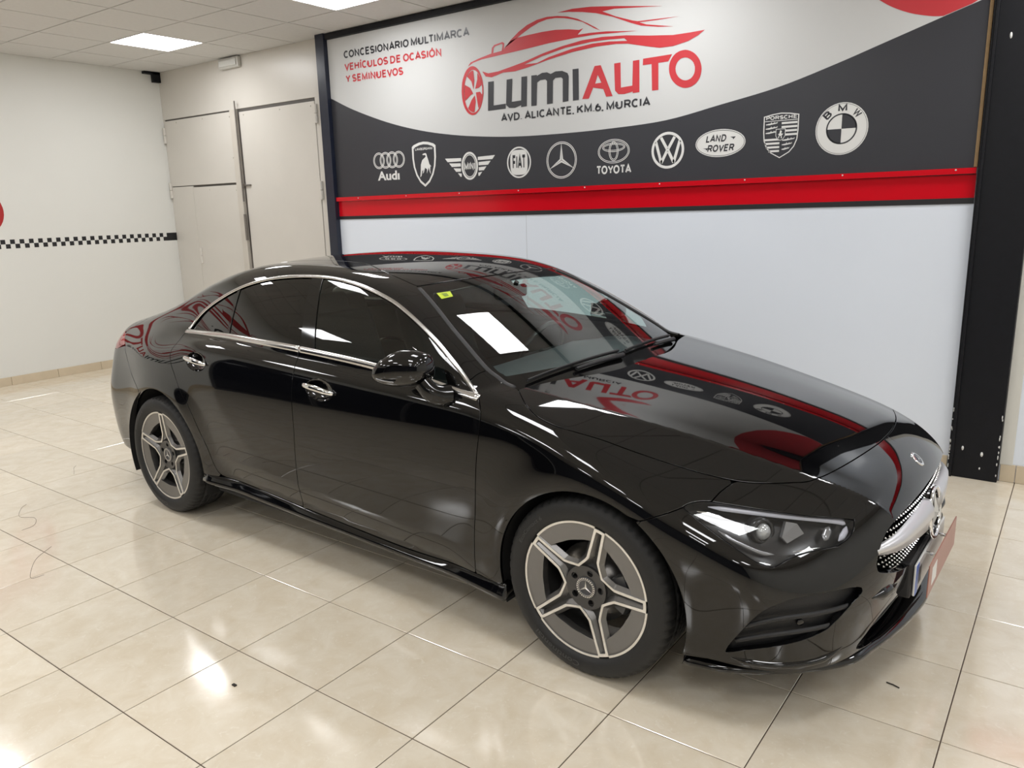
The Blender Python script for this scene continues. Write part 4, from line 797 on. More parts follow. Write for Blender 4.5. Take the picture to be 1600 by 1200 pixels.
# ---- doors
SF = surf(side, cat_(LA, seg(BELT, LB[-1, 0], LA[-1, 0])[::-1][1:], LB[::-1][1:], seg(SILL, LB[0, 0], LA[0, 0])[1:-1]), .011, holes=(CUPF,))
SR = surf(side, cat_(LB, seg(BELT, LC[-1, 0], LB[-1, 0])[::-1][1:-1], LC[::-1], seg(SILL, LC[0, 0], LB[0, 0])[1:-1]), .011, holes=(CUPR,))
fdr, fdl = pair('front_door', SF, m_paint); rdr, rdl = pair('rear_door', SR, m_paint)
def cupsurf(C, xc, zc):
    dish = lambda P: -.020 * np.clip(1 - ((P[:, 0] - xc) / .092) ** 2 - ((P[:, 2] - zc + .05 * (P[:, 0] - xc)) / .047) ** 2, 0, 1) ** .6
    return surf(side, C, .006, off=dish, gap=.0)
for C, xc, zc, d0, d1 in ((CUPF, -1.362, .868, fdr, fdl), (CUPR, -2.325, .897, rdr, rdl)):
    S = cupsurf(C, xc, zc); V, N, T = S
    # shading normals of the dish follow the dished form
    fn = np.cross(V[T[:, 1]] - V[T[:, 0]], V[T[:, 2]] - V[T[:, 0]]); N2 = np.zeros_like(V)
    for k in range(3): np.add.at(N2, T[:, k], fn)
    S = (V, nrm(N2), T); panel('handle_cup', S, m_paint, d0, 0); panel('handle_cup', mirror(S), m_paint, d1, 0)
    p0 = onsurf(np.array([[xc - .105, -.88, zc + .012], [xc, -.88, zc + .006], [xc + .100, -.88, zc - .006]]))
    t = np.linspace(0, 1, 22); c = np.stack([np.interp(t, [0, .5, 1], p0[:, k]) for k in range(3)], -1); nn = nrm(grad(c))
    lift = .006 + .020 * np.sin(np.pi * t) ** .5
    c = c + nn * lift[:, None]; hw = .0045 + .0085 * np.sin(np.pi * np.clip(t * .96 + .02, 0, 1)) ** .45
    up = nrm(np.cross(np.gradient(c, axis=0), nn)); mb = MB(); V = []; n_ = 12
    for i in range(len(t)):
        for k in range(n_):
            a = 2 * math.pi * k / n_; V.append(c[i] + up[i] * hw[i] * math.cos(a) + nn[i] * (.0055 * math.sin(a)))
    Fs = [(i * n_ + k, i * n_ + (k + 1) % n_, (i + 1) * n_ + (k + 1) % n_, (i + 1) * n_ + k) for i in range(len(t) - 1) for k in range(n_)] + [list(range(n_))[::-1], list(range((len(t) - 1) * n_, len(t) * n_))]
    o = recalc(mb.add(V, Fs, True).build('door_handle', m_mirrorc, d0)); o['label'] = 'polished chrome pull handle'
    V2 = [tuple(np.array(v) * MIR) for v in V]; recalc(MB().add(V2, Fs, True).build('door_handle', m_mirrorc, d1))
# ---- fender
def archpts(A, a0, a1, y, n=30): return np.array([(A[0] + A[2] * math.cos(t), -y, A[1] + A[2] * math.sin(t)) for t in np.radians(np.linspace(a0, a1, n))])
wsl = WSE[(WSE[:, 0] > -.545)]
fpoly = cat_(LA, seg(ARC, AP[0, 0], ARC[-1, 0])[::-1], AP, WSE[WSE[:, 0] > AP[-1, 0] + .004], HS[HS[:, 0] < FN[0, 0] - .003], FN, HLt[::-1][1:], BF[1:], onsurf(archpts(AF, 63, 188, .905)), crv([(-.352, .894, .243), (-.42, .885, .243), (-.485, .88, .245)], 3))
SFen = surf((.06, -.80, .60), fpoly, .010, cuts=(arch(AF),)); pair('front_fender', SFen, m_paint)
# ---- hood
hood_poly = cat_(HS, (HS * MIR)[::-1][1:], (HR * MIR), HR[::-1][1:])
SHood = surf((.12, 0, 1), hood_poly, .012, gap=.0022); panel('hood', SHood, m_paint)
# ---- side frame: A pillar, roof rail, C pillar, rear quarter
q = cat_(AP, WSE[WSE[:, 0] < AP[-1, 0] - .004][::-1], RD[1:], RWE[1:], TL[1:], TLB[1:], RB[1:], onsurf(archpts(AR, 132, -3, .89)), crv([(-2.338, .893, .300), (-2.257, .885, .300), CV['LC'][0]], 3), LC[1:], ARC[(ARC[:, 0] < AP[0, 0] - .003)])
SQ = surf((-.12, -.78, .60), q, .011, cuts=(arch(AR),)); pair('body_side', SQ, m_paint)
# ---- roof, glass top
SRoof = surf((0, 0, 1), cat_(RD, np.array([[-2.3, 0, 1.34]]), (RD * MIR)[::-1], crv([(-1.083, -.519, 1.296), (-1.055, -.36, 1.302), (-1.035, -.13, 1.306), (-1.033, .13, 1.306), (-1.055, .36, 1.302), (-1.083, .519, 1.296)])[1:-1]), .013); panel('roof', SRoof, m_paint)
# ---- windshield: frit frame and clear pane
WT = crv([(-1.083, -.519, 1.296), (-1.055, -.36, 1.302), (-1.035, -.13, 1.306), (-1.033, .13, 1.306), (-1.055, .36, 1.302), (-1.083, .519, 1.296)])
FX[0] = FGo
WBt = crv([(-.435, .712, .952), (-.37, .55, .945), (-.31, .30, .935), (-.285, 0, .93), (-.31, -.30, .935), (-.37, -.55, .945), (-.435, -.712, .952)])
ws_poly = cat_(WSE[:-1], WBt, (WSE * MIR)[::-1][1:], WT[::-1][1:-1])
CLR = crv(CV['CLR'] + [(-.43, .45, .985), (-.385, .22, .985), (-.375, 0, .985)], 5)
CLT = crv([(-.972, 0, 1.284), (-.975, .2, 1.282), (-.985, .40, 1.275), CV['CLR'][0]], 5)
clear = cat_(CLR, (CLR * MIR)[::-1][1:], (CLT * MIR)[::-1][1:], CLT[1:-1])
SWg = surf((.5, 0, .86), clear, .014, off=-.003, gap=0); SWf = surf((.5, 0, .86), ws_poly, .011, off=-.003, holes=(clear,), gap=.0)
FX[0] = FB
wsh = panel('windshield', SWg, m_wglass, depth=0); panel('glass_frit', SWf, m_gloss, wsh, depth=.004)
# rear window
rw = cat_(RWE, (RWE * MIR)[::-1], np.array([[-2.3, 0.2, 1.34], [-2.3, -.2, 1.34]]))
panel('rear_window', surf((-.45, 0, .9), rw, .016, off=-.003), m_pglass, depth=.004)
# ---- trunk lid, rear bumper, tail lamps
tp = cat_(TL[:-1], np.array([[-3.60, -.60, .93], [-3.64, -.35, .93], [-3.66, 0, .93], [-3.64, .35, .93], [-3.60, .60, .93]]), (TL * MIR)[::-1][1:])
STr = surf((-.25, 0, 1), tp, .012, cuts=(lambda P: .935 - P[:, 2],)); panel('trunk_lid', STr, m_paint)
half = lambda P: P[:, 1]
rbp = cat_(RB, onsurf(archpts(AR, 132, 190, .87)), onsurf(np.array([(-3.10, -.82, .20), (-3.3, -.78, .19), (-3.5, -.66, .19), (-3.62, -.45, .19), (-3.66, -.2, .19), (-3.68, .02, .19)])), onsurf(np.array([(-3.72, .02, .5), (-3.70, .02, .80)])), crv([(-3.70, -.02, .80), (-3.66, .30, .80), (-3.56, .58, .805), (-3.45, .685, .82)], 5))
SRb = surf((-.72, -.68, .10), rbp, .012, cuts=(half, arch(AR))); sk = lambda P: np.abs(P[:, 1]) < 1e-4
panel('rear_bumper', join(SRb, mirror(SRb)), m_paint, skip=sk)
tlp = cat_(TLB, crv([(-3.335, .738, .874), (-3.40, .71, .84), (-3.45, .685, .82), (-3.56, .58, .805), (-3.62, .42, .81)], 4)[1:], crv([(-3.63, .42, .93), (-3.58, .56, .937), (-3.50, .64, .935), (-3.42, .684, .927)], 4)[:-1])
m_tail = mat('red_tail_lens', (.28, .012, .014), .08, coat=.6, noise=.1)
STl = surf((-.60, -.78, .15), tlp, .010, off=-.001); pair('tail_lamp', STl, m_tail, label='red tail lamp lens')
tlr = crv([(-3.63, .42, .93), (-3.66, .2, .93), (-3.67, 0, .93)], 4); tlr2 = crv([(-3.62, .42, .81), (-3.66, .2, .80), (-3.675, 0, .80)], 4)
SDk = surf((-1, -.25, .05), cat_(tlr, tlr2[::-1]), .014, cuts=(half,)); panel('trunk_panel', join(SDk, mirror(SDk)), m_paint, skip=sk)
# ---- front bumper with openings
low = onsurf(np.array([(.372, -.875, .222), (.45, -.865, .220), (.56, -.835, .217), (.66, -.765, .214), (.76, -.655, .212), (.83, -.49, .205), (.87, -.25, .196), (.885, .02, .196)]))
up_c = onsurf(np.array([(.905, .02, .30), (.92, .02, .5), (.91, .02, .68), (.84, .02, .73)]))
bpoly = cat_(HS[HS[:, 0] > FN[0, 0] + .003][::-1], FN, HLt[::-1][1:], BF[1:], onsurf(archpts(AF, 62, -18, .89)), low[1:], up_c)
SB = surf((.66, -.62, .42), bpoly, .0075, cuts=(half, arch(AF)), holes=(HL, cat_(GRl, np.array([[.905, .03, .405], [.92, .03, .657]])), INT, cat_(LIN, np.array([[.88, .03, .205], [.88, .03, .335]]))))
fb = panel('front_bumper', join(SB, mirror(SB)), m_paint, depth=.02, skip=sk)
# ---- side sills
def sillmesh(s):
    xs = np.linspace(-2.34, -.345, 60); prof = [(-.030, .050), (-.004, .046), (.002, .038), (.006, .012), (.016, -.006), (.020, -.018), (.014, -.030), (-.02, -.036), (-.08, -.030)]
    zt = np.interp(xs, SILL[::-1][:, 0] if SILL[0, 0] > SILL[-1, 0] else SILL[:, 0], SILL[:, 2]); V = []; N_ = len(prof)
    base = onsurf(np.stack([xs, np.full(60, -.885), zt - .02], -1)); a = -base[:, 1]
    zz = np.interp(xs, [-2.34, -1.9, -1.5, -.8, -.35], [.285, .263, .245, .222, .214])
    for i in range(60):
        hgt = (zt[i] - .004 - zz[i]) / .046
        endw = 1 - .25 * max(0, 1 - abs(xs[i] + 2.34) / .05)
        for (o, z_) in prof: V.append((xs[i], s * (a[i] - .006 + o * endw), zz[i] + (z_ * hgt if z_ > 0 else z_ * 1.05)))
    Fs = [(i * N_ + k, (i + 1) * N_ + k, (i + 1) * N_ + k + 1, i * N_ + k + 1) for i in range(59) for k in range(N_ - 1)] + [list(range(N_)), list(range(59 * N_, 60 * N_))]
    return recalc(MB().add(V, Fs, True).build('side_sill', m_paint, car))
sillmesh(-1); sillmesh(1)
# ---- inner structure behind the panel gaps
def inner(frame, poly, off, cuts): return surf(frame, poly, .03, off=off, cuts=cuts, gap=0)
bigA = lambda A: (lambda P: A[2] + .03 - np.hypot(P[:, 0] - A[0], P[:, 2] - A[1]))
sp = np.array([(.30, -.9, .23), (.34, -.9, .69), (-.40, -.85, .93), (-.55, -.84, .975), (-1.5, -.84, 1.0), (-2.6, -.8, 1.0), (-3.0, -.8, .95), (-3.30, -.75, .85), (-3.3, -.7, .25), (-2.3, -.87, .25), (-.4, -.87, .22)])
SI = inner(side, sp, -.022, (bigA(AF), bigA(AR)))
HRm = np.vstack([HR[::-1], (HR * MIR)[1:]]); SI2 = inner((0, 0, 1), np.vstack([np.array([(.60, y, .8) for y in np.linspace(.55, -.55, 9)]), np.array([(.30, -.74, .8), (-.25, -.78, .9)]), HRm[::-1][:0], np.array([(-.30, -.74, .9), (-.24, -.5, .95), (-.18, 0, .97), (-.24, .5, .95), (-.30, .74, .9), (-.25, .78, .9), (.30, .74, .8)])]), -.025, ())
SI3 = inner((.5, -.7, .5), np.array([(.30, -.80, .78), (.55, -.62, .75), (.42, -.80, .73), (.30, -.90, .69), (.05, -.86, .80)]), -.025, ())
panel('body_frame', join(SI, mirror(SI), SI2, SI3, mirror(SI3)), m_under, depth=0)
# cowl between hood and glass
cp = np.array([(-.20, y, .9) for y in np.linspace(.55, -.55, 12)] + [(-.33, -.66, .9), (-.45, -.70, .9), (-.43, -.5, .9), (-.40, 0, .9), (-.43, .5, .9), (-.45, .70, .9), (-.33, .66, .9)])
mb = MB().add([(x, y, .905 - .05 * y * y) for x, y, _ in cp], [list(range(len(cp)))]); mb.build('cowl_panel', m_plast, car)
# rubber moulding along the windscreen sides
for s in (1, -1):
    C = (WSE if s == 1 else WSE * MIR)[1:-3]; N = nrm(grad(C)); Tn = nrm(np.gradient(C, axis=0)); B = nrm(np.cross(Tn, N)); V = []
    for i in range(len(C)):
        for k in range(7):
            a = math.pi * k / 6; V.append(C[i] + B[i] * .011 * math.cos(a) + N[i] * (.0065 * math.sin(a) - .002))
    Fs = [(i * 7 + k, i * 7 + k + 1, (i + 1) * 7 + k + 1, (i + 1) * 7 + k) for i in range(len(C) - 1) for k in range(6)]
    recalc(MB().add(V, Fs, True).build('windscreen_moulding', m_plast, car))
# ============================================================ car details
def gnorm(V, T):
    fn = np.cross(V[T[:, 1]] - V[T[:, 0]], V[T[:, 2]] - V[T[:, 0]]); N = np.zeros_like(V)
    for k in range(3): np.add.at(N, T[:, k], fn)
    return nrm(N)
def bead(C, w, hgt, off=0., n=7, close=False, taper=0):
    """low rounded strip lying on the body along curve C"""
    C = np.array(C, float)
    for _ in range(6): C[1:-1] = .25 * C[:-2] + .5 * C[1:-1] + .25 * C[2:]
    N = nrm(grad(C))
    for _ in range(6): N[1:-1] = nrm(.25 * N[:-2] + .5 * N[1:-1] + .25 * N[2:])
    Tn = nrm(np.gradient(C, axis=0)); B = nrm(np.cross(Tn, N)); V = []; m = len(C)
    for i in range(m):
        s = 1.0
        if taper: s = min(1, .15 + i / taper, .15 + (m - 1 - i) / taper)
        for k in range(n):
            a = math.pi * k / (n - 1); V.append(C[i] + B[i] * w * s * math.cos(a) + N[i] * (off + hgt * s * math.sin(a) - .002))
    Fs = [(i * n + k, i * n + k + 1, (i + 1) * n + k + 1, (i + 1) * n + k) for i in range(m - 1) for k in range(n - 1)]
    Fs += [list(range(n)), list(range((m - 1) * n, m * n))[::-1]]
    return V, Fs
def beadpair(name, C, w, hgt, m, parent=None, off=0., label=None, taper=0, pl=None):
    V, Fs = bead(C, w, hgt, off, taper=taper); V = np.array(V); o = None
    for s, p in ((1, parent), (-1, pl or parent)):
        o = recalc(MB().add(V if s == 1 else V * MIR, Fs, True).build(name, m, p or car))
        if label: o['label'] = label
# ---- bright trim round the side glass
bl_ = BELT[::1]; k_ = bl_[:, 0]
beadpair('belt_trim', seg(BELT, BELT[0, 0], LB[-1, 0] - .0012), .0155, .007, m_chrome, rdr, label='satin chrome belt strip', pl=rdl)
beadpair('belt_trim', seg(BELT, LB[-1, 0] + .0012, BELT[-1, 0]), .0155, .007, m_chrome, fdr, label='satin chrome belt strip', pl=fdl)
beadpair('window_trim', ARC, .0085, .006, m_chrome, None, label='satin chrome window arch')
# ---- side glass
dlo = cat_(BELT[BELT[:, 0] > -2.61], ARC[::-1][1:-1])
def vline(p, q, s):   # keep x on one side of a line given in (x, z)
    return lambda P: s * (P[:, 0] - (p[0] + (P[:, 2] - p[1]) * (q[0] - p[0]) / (q[1] - p[1])))
l1 = ((-1.562, 1.304), (-1.464, 1.037)); l2 = ((-1.646, 1.315), (-1.556, 1.024)); l3 = ((-2.222, 1.222), (-2.193, 1.039)); l4 = ((-.700, 1.054), (-.660, .966))
gf = (0, -.92, .38)
def gl(cuts, m, name, off, depth, par):
    S = surf(gf, dlo, .014, off=off, cuts=cuts, gap=.004); a = panel(name, S, m, par[0], depth); b = panel(name, mirror(S), m, par[1], depth); return a, b
gl((vline(*l1, -1), vline(*l4, 1)), m_sglass, 'window_glass', -.008, 0, (fdr, fdl))
gl((vline(*l4, -1),), m_gloss, 'mirror_sail', -.004, .006, (fdr, fdl))
gl((vline(*l1, 1), vline(*l2, -1)), m_gloss, 'pillar_trim', -.004, .01, (None, None))
l3b = tuple((x + .012, z) for x, z in l3); l3c = tuple((x - .012, z) for x, z in l3)
gl((vline(*l2, 1), vline(*l3b, -1)), m_pglass, 'window_glass', -.008, 0, (rdr, rdl))
gl((vline(*l3b, 1), vline(*l3c, -1)), m_gloss, 'window_divider', -.004, .008, (rdr, rdl))
gl((vline(*l3c, 1),), m_pglass, 'quarter_glass', -.008, 0, (None, None))
# ---- front lip
lp = catmull([(.372, .872), (.479, .849), (.576, .800), (.653, .744), (.74, .660), (.793, .590), (.820, .530), (.838, .45), (.860, .36), (.888, .21), (.905, .066), (.908, 0)], 5)
lp = np.vstack([lp * [1, -1], (lp * [1, 1])[::-1][1:]]); tn = nrm(np.gradient(lp, axis=0)); on = np.stack([tn[:, 1], -tn[:, 0]], -1)
if (on[0] @ np.array([0, -1.])) < 0: on = -on
prof = [(-.060, .215), (-.022, .208), (-.006, .205), (.006, .199), (.013, .190), (.013, .181), (.006, .174), (-.012, .170), (-.08, .172)]; V = []
for i in range(len(lp)):
    for o_, z_ in prof: V.append((*(lp[i] + on[i] * o_), z_))
n_ = len(prof); m_l = len(lp)
o = recalc(MB().add(V, [(i * n_ + k, i * n_ + k + 1, (i + 1) * n_ + k + 1, (i + 1) * n_ + k) for i in range(m_l - 1) for k in range(n_ - 1)] + [list(range(n_)), list(range((m_l - 1) * n_, m_l * n_))], True).build('front_lip', m_paint, car))
# ---- side intakes
ff = (.66, -.62, .42)
SIn = surf(ff, INT, .008, off=-.030, gap=-.004); ir, il = pair('air_intake', SIn, m_plast, depth=0)
for P in (CV['fin1'], CV['fin2']):
    beadpair('intake_fin', onsurf(rawc(P, 6), -.010), .008, .008, m_plast, ir, off=.0, pl=il)
s0, s1 = [np.array(p) * MIR for p in CV['slot']]
for r_ in range(2):
    for k in range(6):
        t0 = (k + .25 + .5 * r_) / 7; c0_ = onsurf(np.array([s0 + (s1 - s0) * t0, s0 + (s1 - s0) * (t0 + .085)]) - [0, 0, .016 * r_], -.0295)
        V, Fs = bead(np.linspace(c0_[0], c0_[1], 4), .0035, .0012); MB().add(V, Fs).build('vent_slot', m_under, ir)
sp_ = np.array(CV['sensor'][0]) * MIR; sn = nrm(grad(sp_[None]))[0]
def disc(center, n, r, h, name, m, parent, seg=24, rr=None):
    n = nrm(np.asarray(n, float)); u = nrm(np.cross(n, [0, 0, 1.] if abs(n[2]) < .9 else [1., 0, 0])); w = np.cross(n, u); V = []
    prof = rr or [(r, -h), (r, h * .6), (r * .85, h), (0.0001, h * 1.05)]
    for a, b in prof:
        for k in range(seg): t = 2 * math.pi * k / seg; V.append(np.asarray(center) + n * b + a * (u * math.cos(t) + w * math.sin(t)))
    Fs = [(i * seg + k, i * seg + (k + 1) % seg, (i + 1) * seg + (k + 1) % seg, (i + 1) * seg + k) for i in range(len(prof) - 1) for k in range(seg)]
    return recalc(MB().add(V, Fs, True).build(name, m, parent))
disc(sp_, sn, .011, .004, 'parking_sensor', m_paint, ir)
fg_ = onsurf(np.array([[.865, -.437, .384]]), .0)[0]
V, Fs = bead(crv(CV['fog'], 8), .020, .016, taper=7); recalc(MB().add(V, Fs, True).build('bumper_insert', m_gloss, car)); recalc(MB().add(np.array(V) * MIR, Fs, True).build('bumper_insert', m_gloss, car))
V, Fs = bead(crv([(.52, .862, .246), (.573, .838, .240), (.665, .775, .240), (.735, .695, .248), (.775, .635, .275)], 8), .012, .012, taper=9); V = np.array(V)
recalc(MB().add(V, Fs, True).build('bumper_flick', m_paint, car)); recalc(MB().add(V * MIR, Fs, True).build('bumper_flick', m_paint, car))
# ---- lower centre intake
SLi = surf((1, -.4, .1), cat_(LIN, np.array([[.88, .03, .205], [.88, .03, .335]])), .012, off=-.055, cuts=(half,), gap=-.02); panel('lower_intake', join(SLi, mirror(SLi)), m_under, depth=0)
for z_ in (.235, .27, .30):
    P = onsurf(np.array([(.87, y, z_) for y in np.linspace(-.48, .48, 25)]), -.03); MB().tube(P, .005, 6).build('intake_bar', m_plast, car)
# ---- grille
GF = cat_(GRl, np.array([[.905, .03, .405], [.92, .03, .657]]))
SGr = surf((1, -.35, .15), GF, .010, off=-.040, cuts=(half,), gap=-.012); gr = panel('grille', join(SGr, mirror(SGr)), m_gloss, depth=0)
gpoly = np.vstack([GRl[:, 1:], (GRl[:, 1:] * [-1, 1])[::-1]])
pins = MB(); pitch = .021
yy, zz = [], []
for r_ in range(14):
    for c_ in range(-28, 29):
        yy.append(c_ * pitch + (r_ % 2) * pitch / 2); zz.append(.405 + r_ * .0185)
cand_ = np.stack([yy, zz], -1); sd_ = sdpoly(cand_, gpoly); cand_ = cand_[sd_ < -.009]
Pp = np.stack([np.full(len(cand_), .9), cand_[:, 0], cand_[:, 1]], -1)
for _ in range(30): Pp[:, 0] -= np.clip(FB(*Pp.T) + .022, -.02, .02)
octv = np.array([(1, 0, 0), (0, 1, 0), (0, 0, 1), (0, -1, 0), (0, 0, -1)]) * [.006, .0042, .0048]
stems = MB()
for p in Pp:
    pins.add(p + octv, [(0, 1, 2), (0, 2, 3), (0, 3, 4), (0, 4, 1)], False)
    stems.box(p + [-.024, -.0085, -.002], p + [.0, .0085, .002])
tag(pins.build('grille_pins', m_chrome, gr), kind='stuff'); tag(stems.build('grille_ribs', m_gloss, gr), kind='stuff')
# bright bar and star
ys_ = np.linspace(.522, .075, 24); V = []
for s in (-1,):
    for y in ys_:
        t = (.522 - y) / .447; zc = .548 - .012 * t; hh = .012 + .048 * t ** .85
        base = .012 + .016 * t
        P = np.array([[.9, -y, zc]]); 
        for _ in range(30): P[:, 0] -= np.clip(FB(*P.T) - .0, -.02, .02)
        x0 = P[0, 0] - .010
        for dz_, dx in ((hh, -.012), (hh * .96, base * .35), (hh * .45, base * .9), (0, base), (-hh * .15, base * .8), (-hh * .9, base * .45), (-hh, -.012)): V.append((x0 + dx, -y, zc + dz_))
V = np.array(V); Fs = [(i * 7 + k, i * 7 + k + 1, (i + 1) * 7 + k + 1, (i + 1) * 7 + k) for i in range(23) for k in range(6)] + [list(range(7)), list(range(23 * 7, 24 * 7))]
m_silv = mat('silver_lacquer', (.66, .66, .68), .36, metal=.8, noise=.03)
for q_ in (V, V * MIR):
    o = recalc(MB().add(q_, Fs, True).build('grille_bar', m_silv, gr)); o['label'] = 'silver lacquered grille bar'
# emblem: black disc, chrome ring, three pointed star
ec = np.array((.905, 0, .522)); en = nrm(np.array((1, 0, .10)))
disc(ec, en, .085, .01, 'emblem_disc', m_gloss, gr, 40, [(.085, -.03), (.085, .006), (.082, .010), (.0001, .012)])
def onplane(c, n, P2):
    n = nrm(np.asarray(n, float)); u = nrm(np.cross([0, 0, 1.], n)); w = np.cross(n, u); return [np.asarray(c) + u * a + w * b + n * d for a, b, d in P2]
def torus(c, n, R_, r_, name, m, par, seg=48):
    P = onplane(c, n, [(R_ * math.cos(t), R_ * math.sin(t), 0) for t in np.linspace(0, 2 * math.pi, seg + 1)[:-1]]); return MB().tube(P, r_, 8, closed=True).build(name, m, par)
def star(c, n, r, th, name, m, par):
    V2 = []; Fs = []
    P2 = [(0, 0, th)]
    for q_ in range(3):
        a = math.pi / 2 + q_ * 2 * math.pi / 3; P2.append((r * math.cos(a), r * math.sin(a), .001)); b = a + math.pi / 3; P2.append((r * .13 * math.cos(b), r * .13 * math.sin(b), .001))
    Fs = [(0, i, i % 6 + 1) for i in range(1, 7)]
    return recalc(MB().add(onplane(c, n, P2), Fs).build(name, m, par))
torus(ec + en * .012, en, .088, .008, 'star_ring', m_mirrorc, gr); star(ec + en * .012, en, .086, .014, 'star_emblem', m_mirrorc, gr)
# nose badge
bc = onsurf(np.array([[.853, 0., .716]]))[0]; bnn = nrm(grad(bc[None]))[0]
bd = disc(bc, bnn, .029, .003, 'nose_badge', m_mirrorc, car, 28); disc(bc + bnn * .0025, bnn, .020, .0012, 'badge_field', mat('badge_dark_enamel', (.05, .055, .07), .2, noise=.1), bd, 24); star(bc + bnn * .0038, bnn, .018, .002, 'badge_star', m_mirrorc, bd)
# ---- number plate, bracket and advert board
pb = MB().bbox((.86, -.28, .300), (.908, .28, .430), .01).build('plate_bracket', m_plast, car)
pl_ = MB().bbox((.910, -.26, .306), (.918, .26, .418), .003).build('number_plate', mat('plate_white', (.70, .70, .68), .3, noise=.03), car)
MB().bbox((.9175, -.258, .308), (.9188, -.216, .416), .0004).build('plate_band', mat('plate_blue', (.015, .12, .60), .3, noise=.05), pl_)
MB().bbox((.9175, -.208, .332), (.9186, -.170, .392), .0004).build('plate_character', m_pk, pl_)
ab = MB().bbox((.953, -.26, .312), (.957, .262, .427), .001).build('advert_board', mat('brown_red_board', (.36, .16, .12), .35, noise=.12, nscale=12), car); ab['label'] = 'reddish brown advert board fixed in front of the number plate'
MB().bbox((.9568, -.205, .335), (.9575, -.12, .40), .0003).build('white_mark', m_pw, ab)
for y in (-.10, .10): MB().tube([(.915, y, .405), (.955, y, .405)], .006, 8).build('board_clip', m_mirrorc, ab)
# ---- head lamps
SLens = surf(ff, HL, .008, off=-.002, gap=.002)
hr_, hl_ = panel('headlight', SLens, m_lens, depth=.0), panel('headlight', mirror(SLens), m_lens, depth=.0)
hr_['label'] = hl_['label'] = 'clear headlamp lens'
m_lampblk = mat('lamp_housing_black', (.02, .02, .022), .22, noise=.1); m_drl = mat('frosted_light_guide', (.50, .50, .56), .18, noise=.06); m_refl = mat('lamp_reflector_grey', (.30, .30, .31), .18, metal=.7, noise=.05)
SHo = surf(ff, HL, .012, off=-.055, gap=-.012)
for s, pr_ in ((1, hr_), (-1, hl_)):
    panel('lamp_housing', SHo if s == 1 else mirror(SHo), m_lampblk, pr_, depth=0)
    # side wall from lens to housing
    a = onsurf(HL, -.002); b = onsurf(HL, -.058); m_h = len(a); V = np.vstack([a, b]) * (1 if s == 1 else MIR)
    recalc(MB().add(V, [(i, (i + 1) % m_h, m_h + (i + 1) % m_h, m_h + i) for i in range(m_h)], True).build('lamp_wall', m_lampblk, pr_))
def lampbead(name, P, w, h, m, off, taper=4):
    C = onsurf(catmull(np.array(P), 6), off)
    V, Fs = bead(C, w, h, taper=taper); V = np.array(V)
    for s, pr_ in ((1, hr_), (-1, hl_)): recalc(MB().add(V if s == 1 else V * MIR, Fs, True).build(name, m, pr_))
cvr = lambda k: np.array(CV[k]) * MIR
lampbead('light_guide', cvr('drl'), .0085, .006, m_drl, -.018); lampbead('light_guide', cvr('drl2'), .010, .006, m_drl, -.018)
lampbead('light_bar', cvr('bar'), .007, .006, m_mirrorc, -.022); lampbead('light_bar', cvr('low'), .007, .007, m_refl, -.024)
lampbead('light_bar', cvr('blade'), .012, .004, m_refl, -.022, 3); lampbead('light_bar', cvr('low2'), .003, .003, m_mirrorc, -.014)
for s, pr_ in ((1, hr_), (-1, hl_)):
    c = cvr('proj')[0] * (1 if s == 1 else MIR) - nrm(np.array((.80, -.52 * s, .18))) * .020; dn = nrm(np.array((.80, -.52 * s, .18)))
    disc(c, dn, .040, .03, 'projector_shroud', m_lampblk, pr_, 32, [(.043, -.03), (.043, .0), (.040, .012), (.031, .016), (.027, .006)])
    disc(c, dn, .026, .03, 'projector_lens', mat('projector_glass', (.55, .56, .56), .05, metal=.3, noise=.05), pr_, 32, [(.027, .004), (.025, .012), (.020, .020), (.012, .026), (.0001, .029)])
    P = cvr('refl') * (1 if s == 1 else MIR)
    P2 = P - dn * .012; recalc(MB().add(np.vstack([P, P2]), [(0, 1, 2, 3, 4), (9, 8, 7, 6, 5)] + [(i, (i + 1) % 5, 5 + (i + 1) % 5, 5 + i) for i in range(5)]).build('reflector_panel', m_refl, pr_))
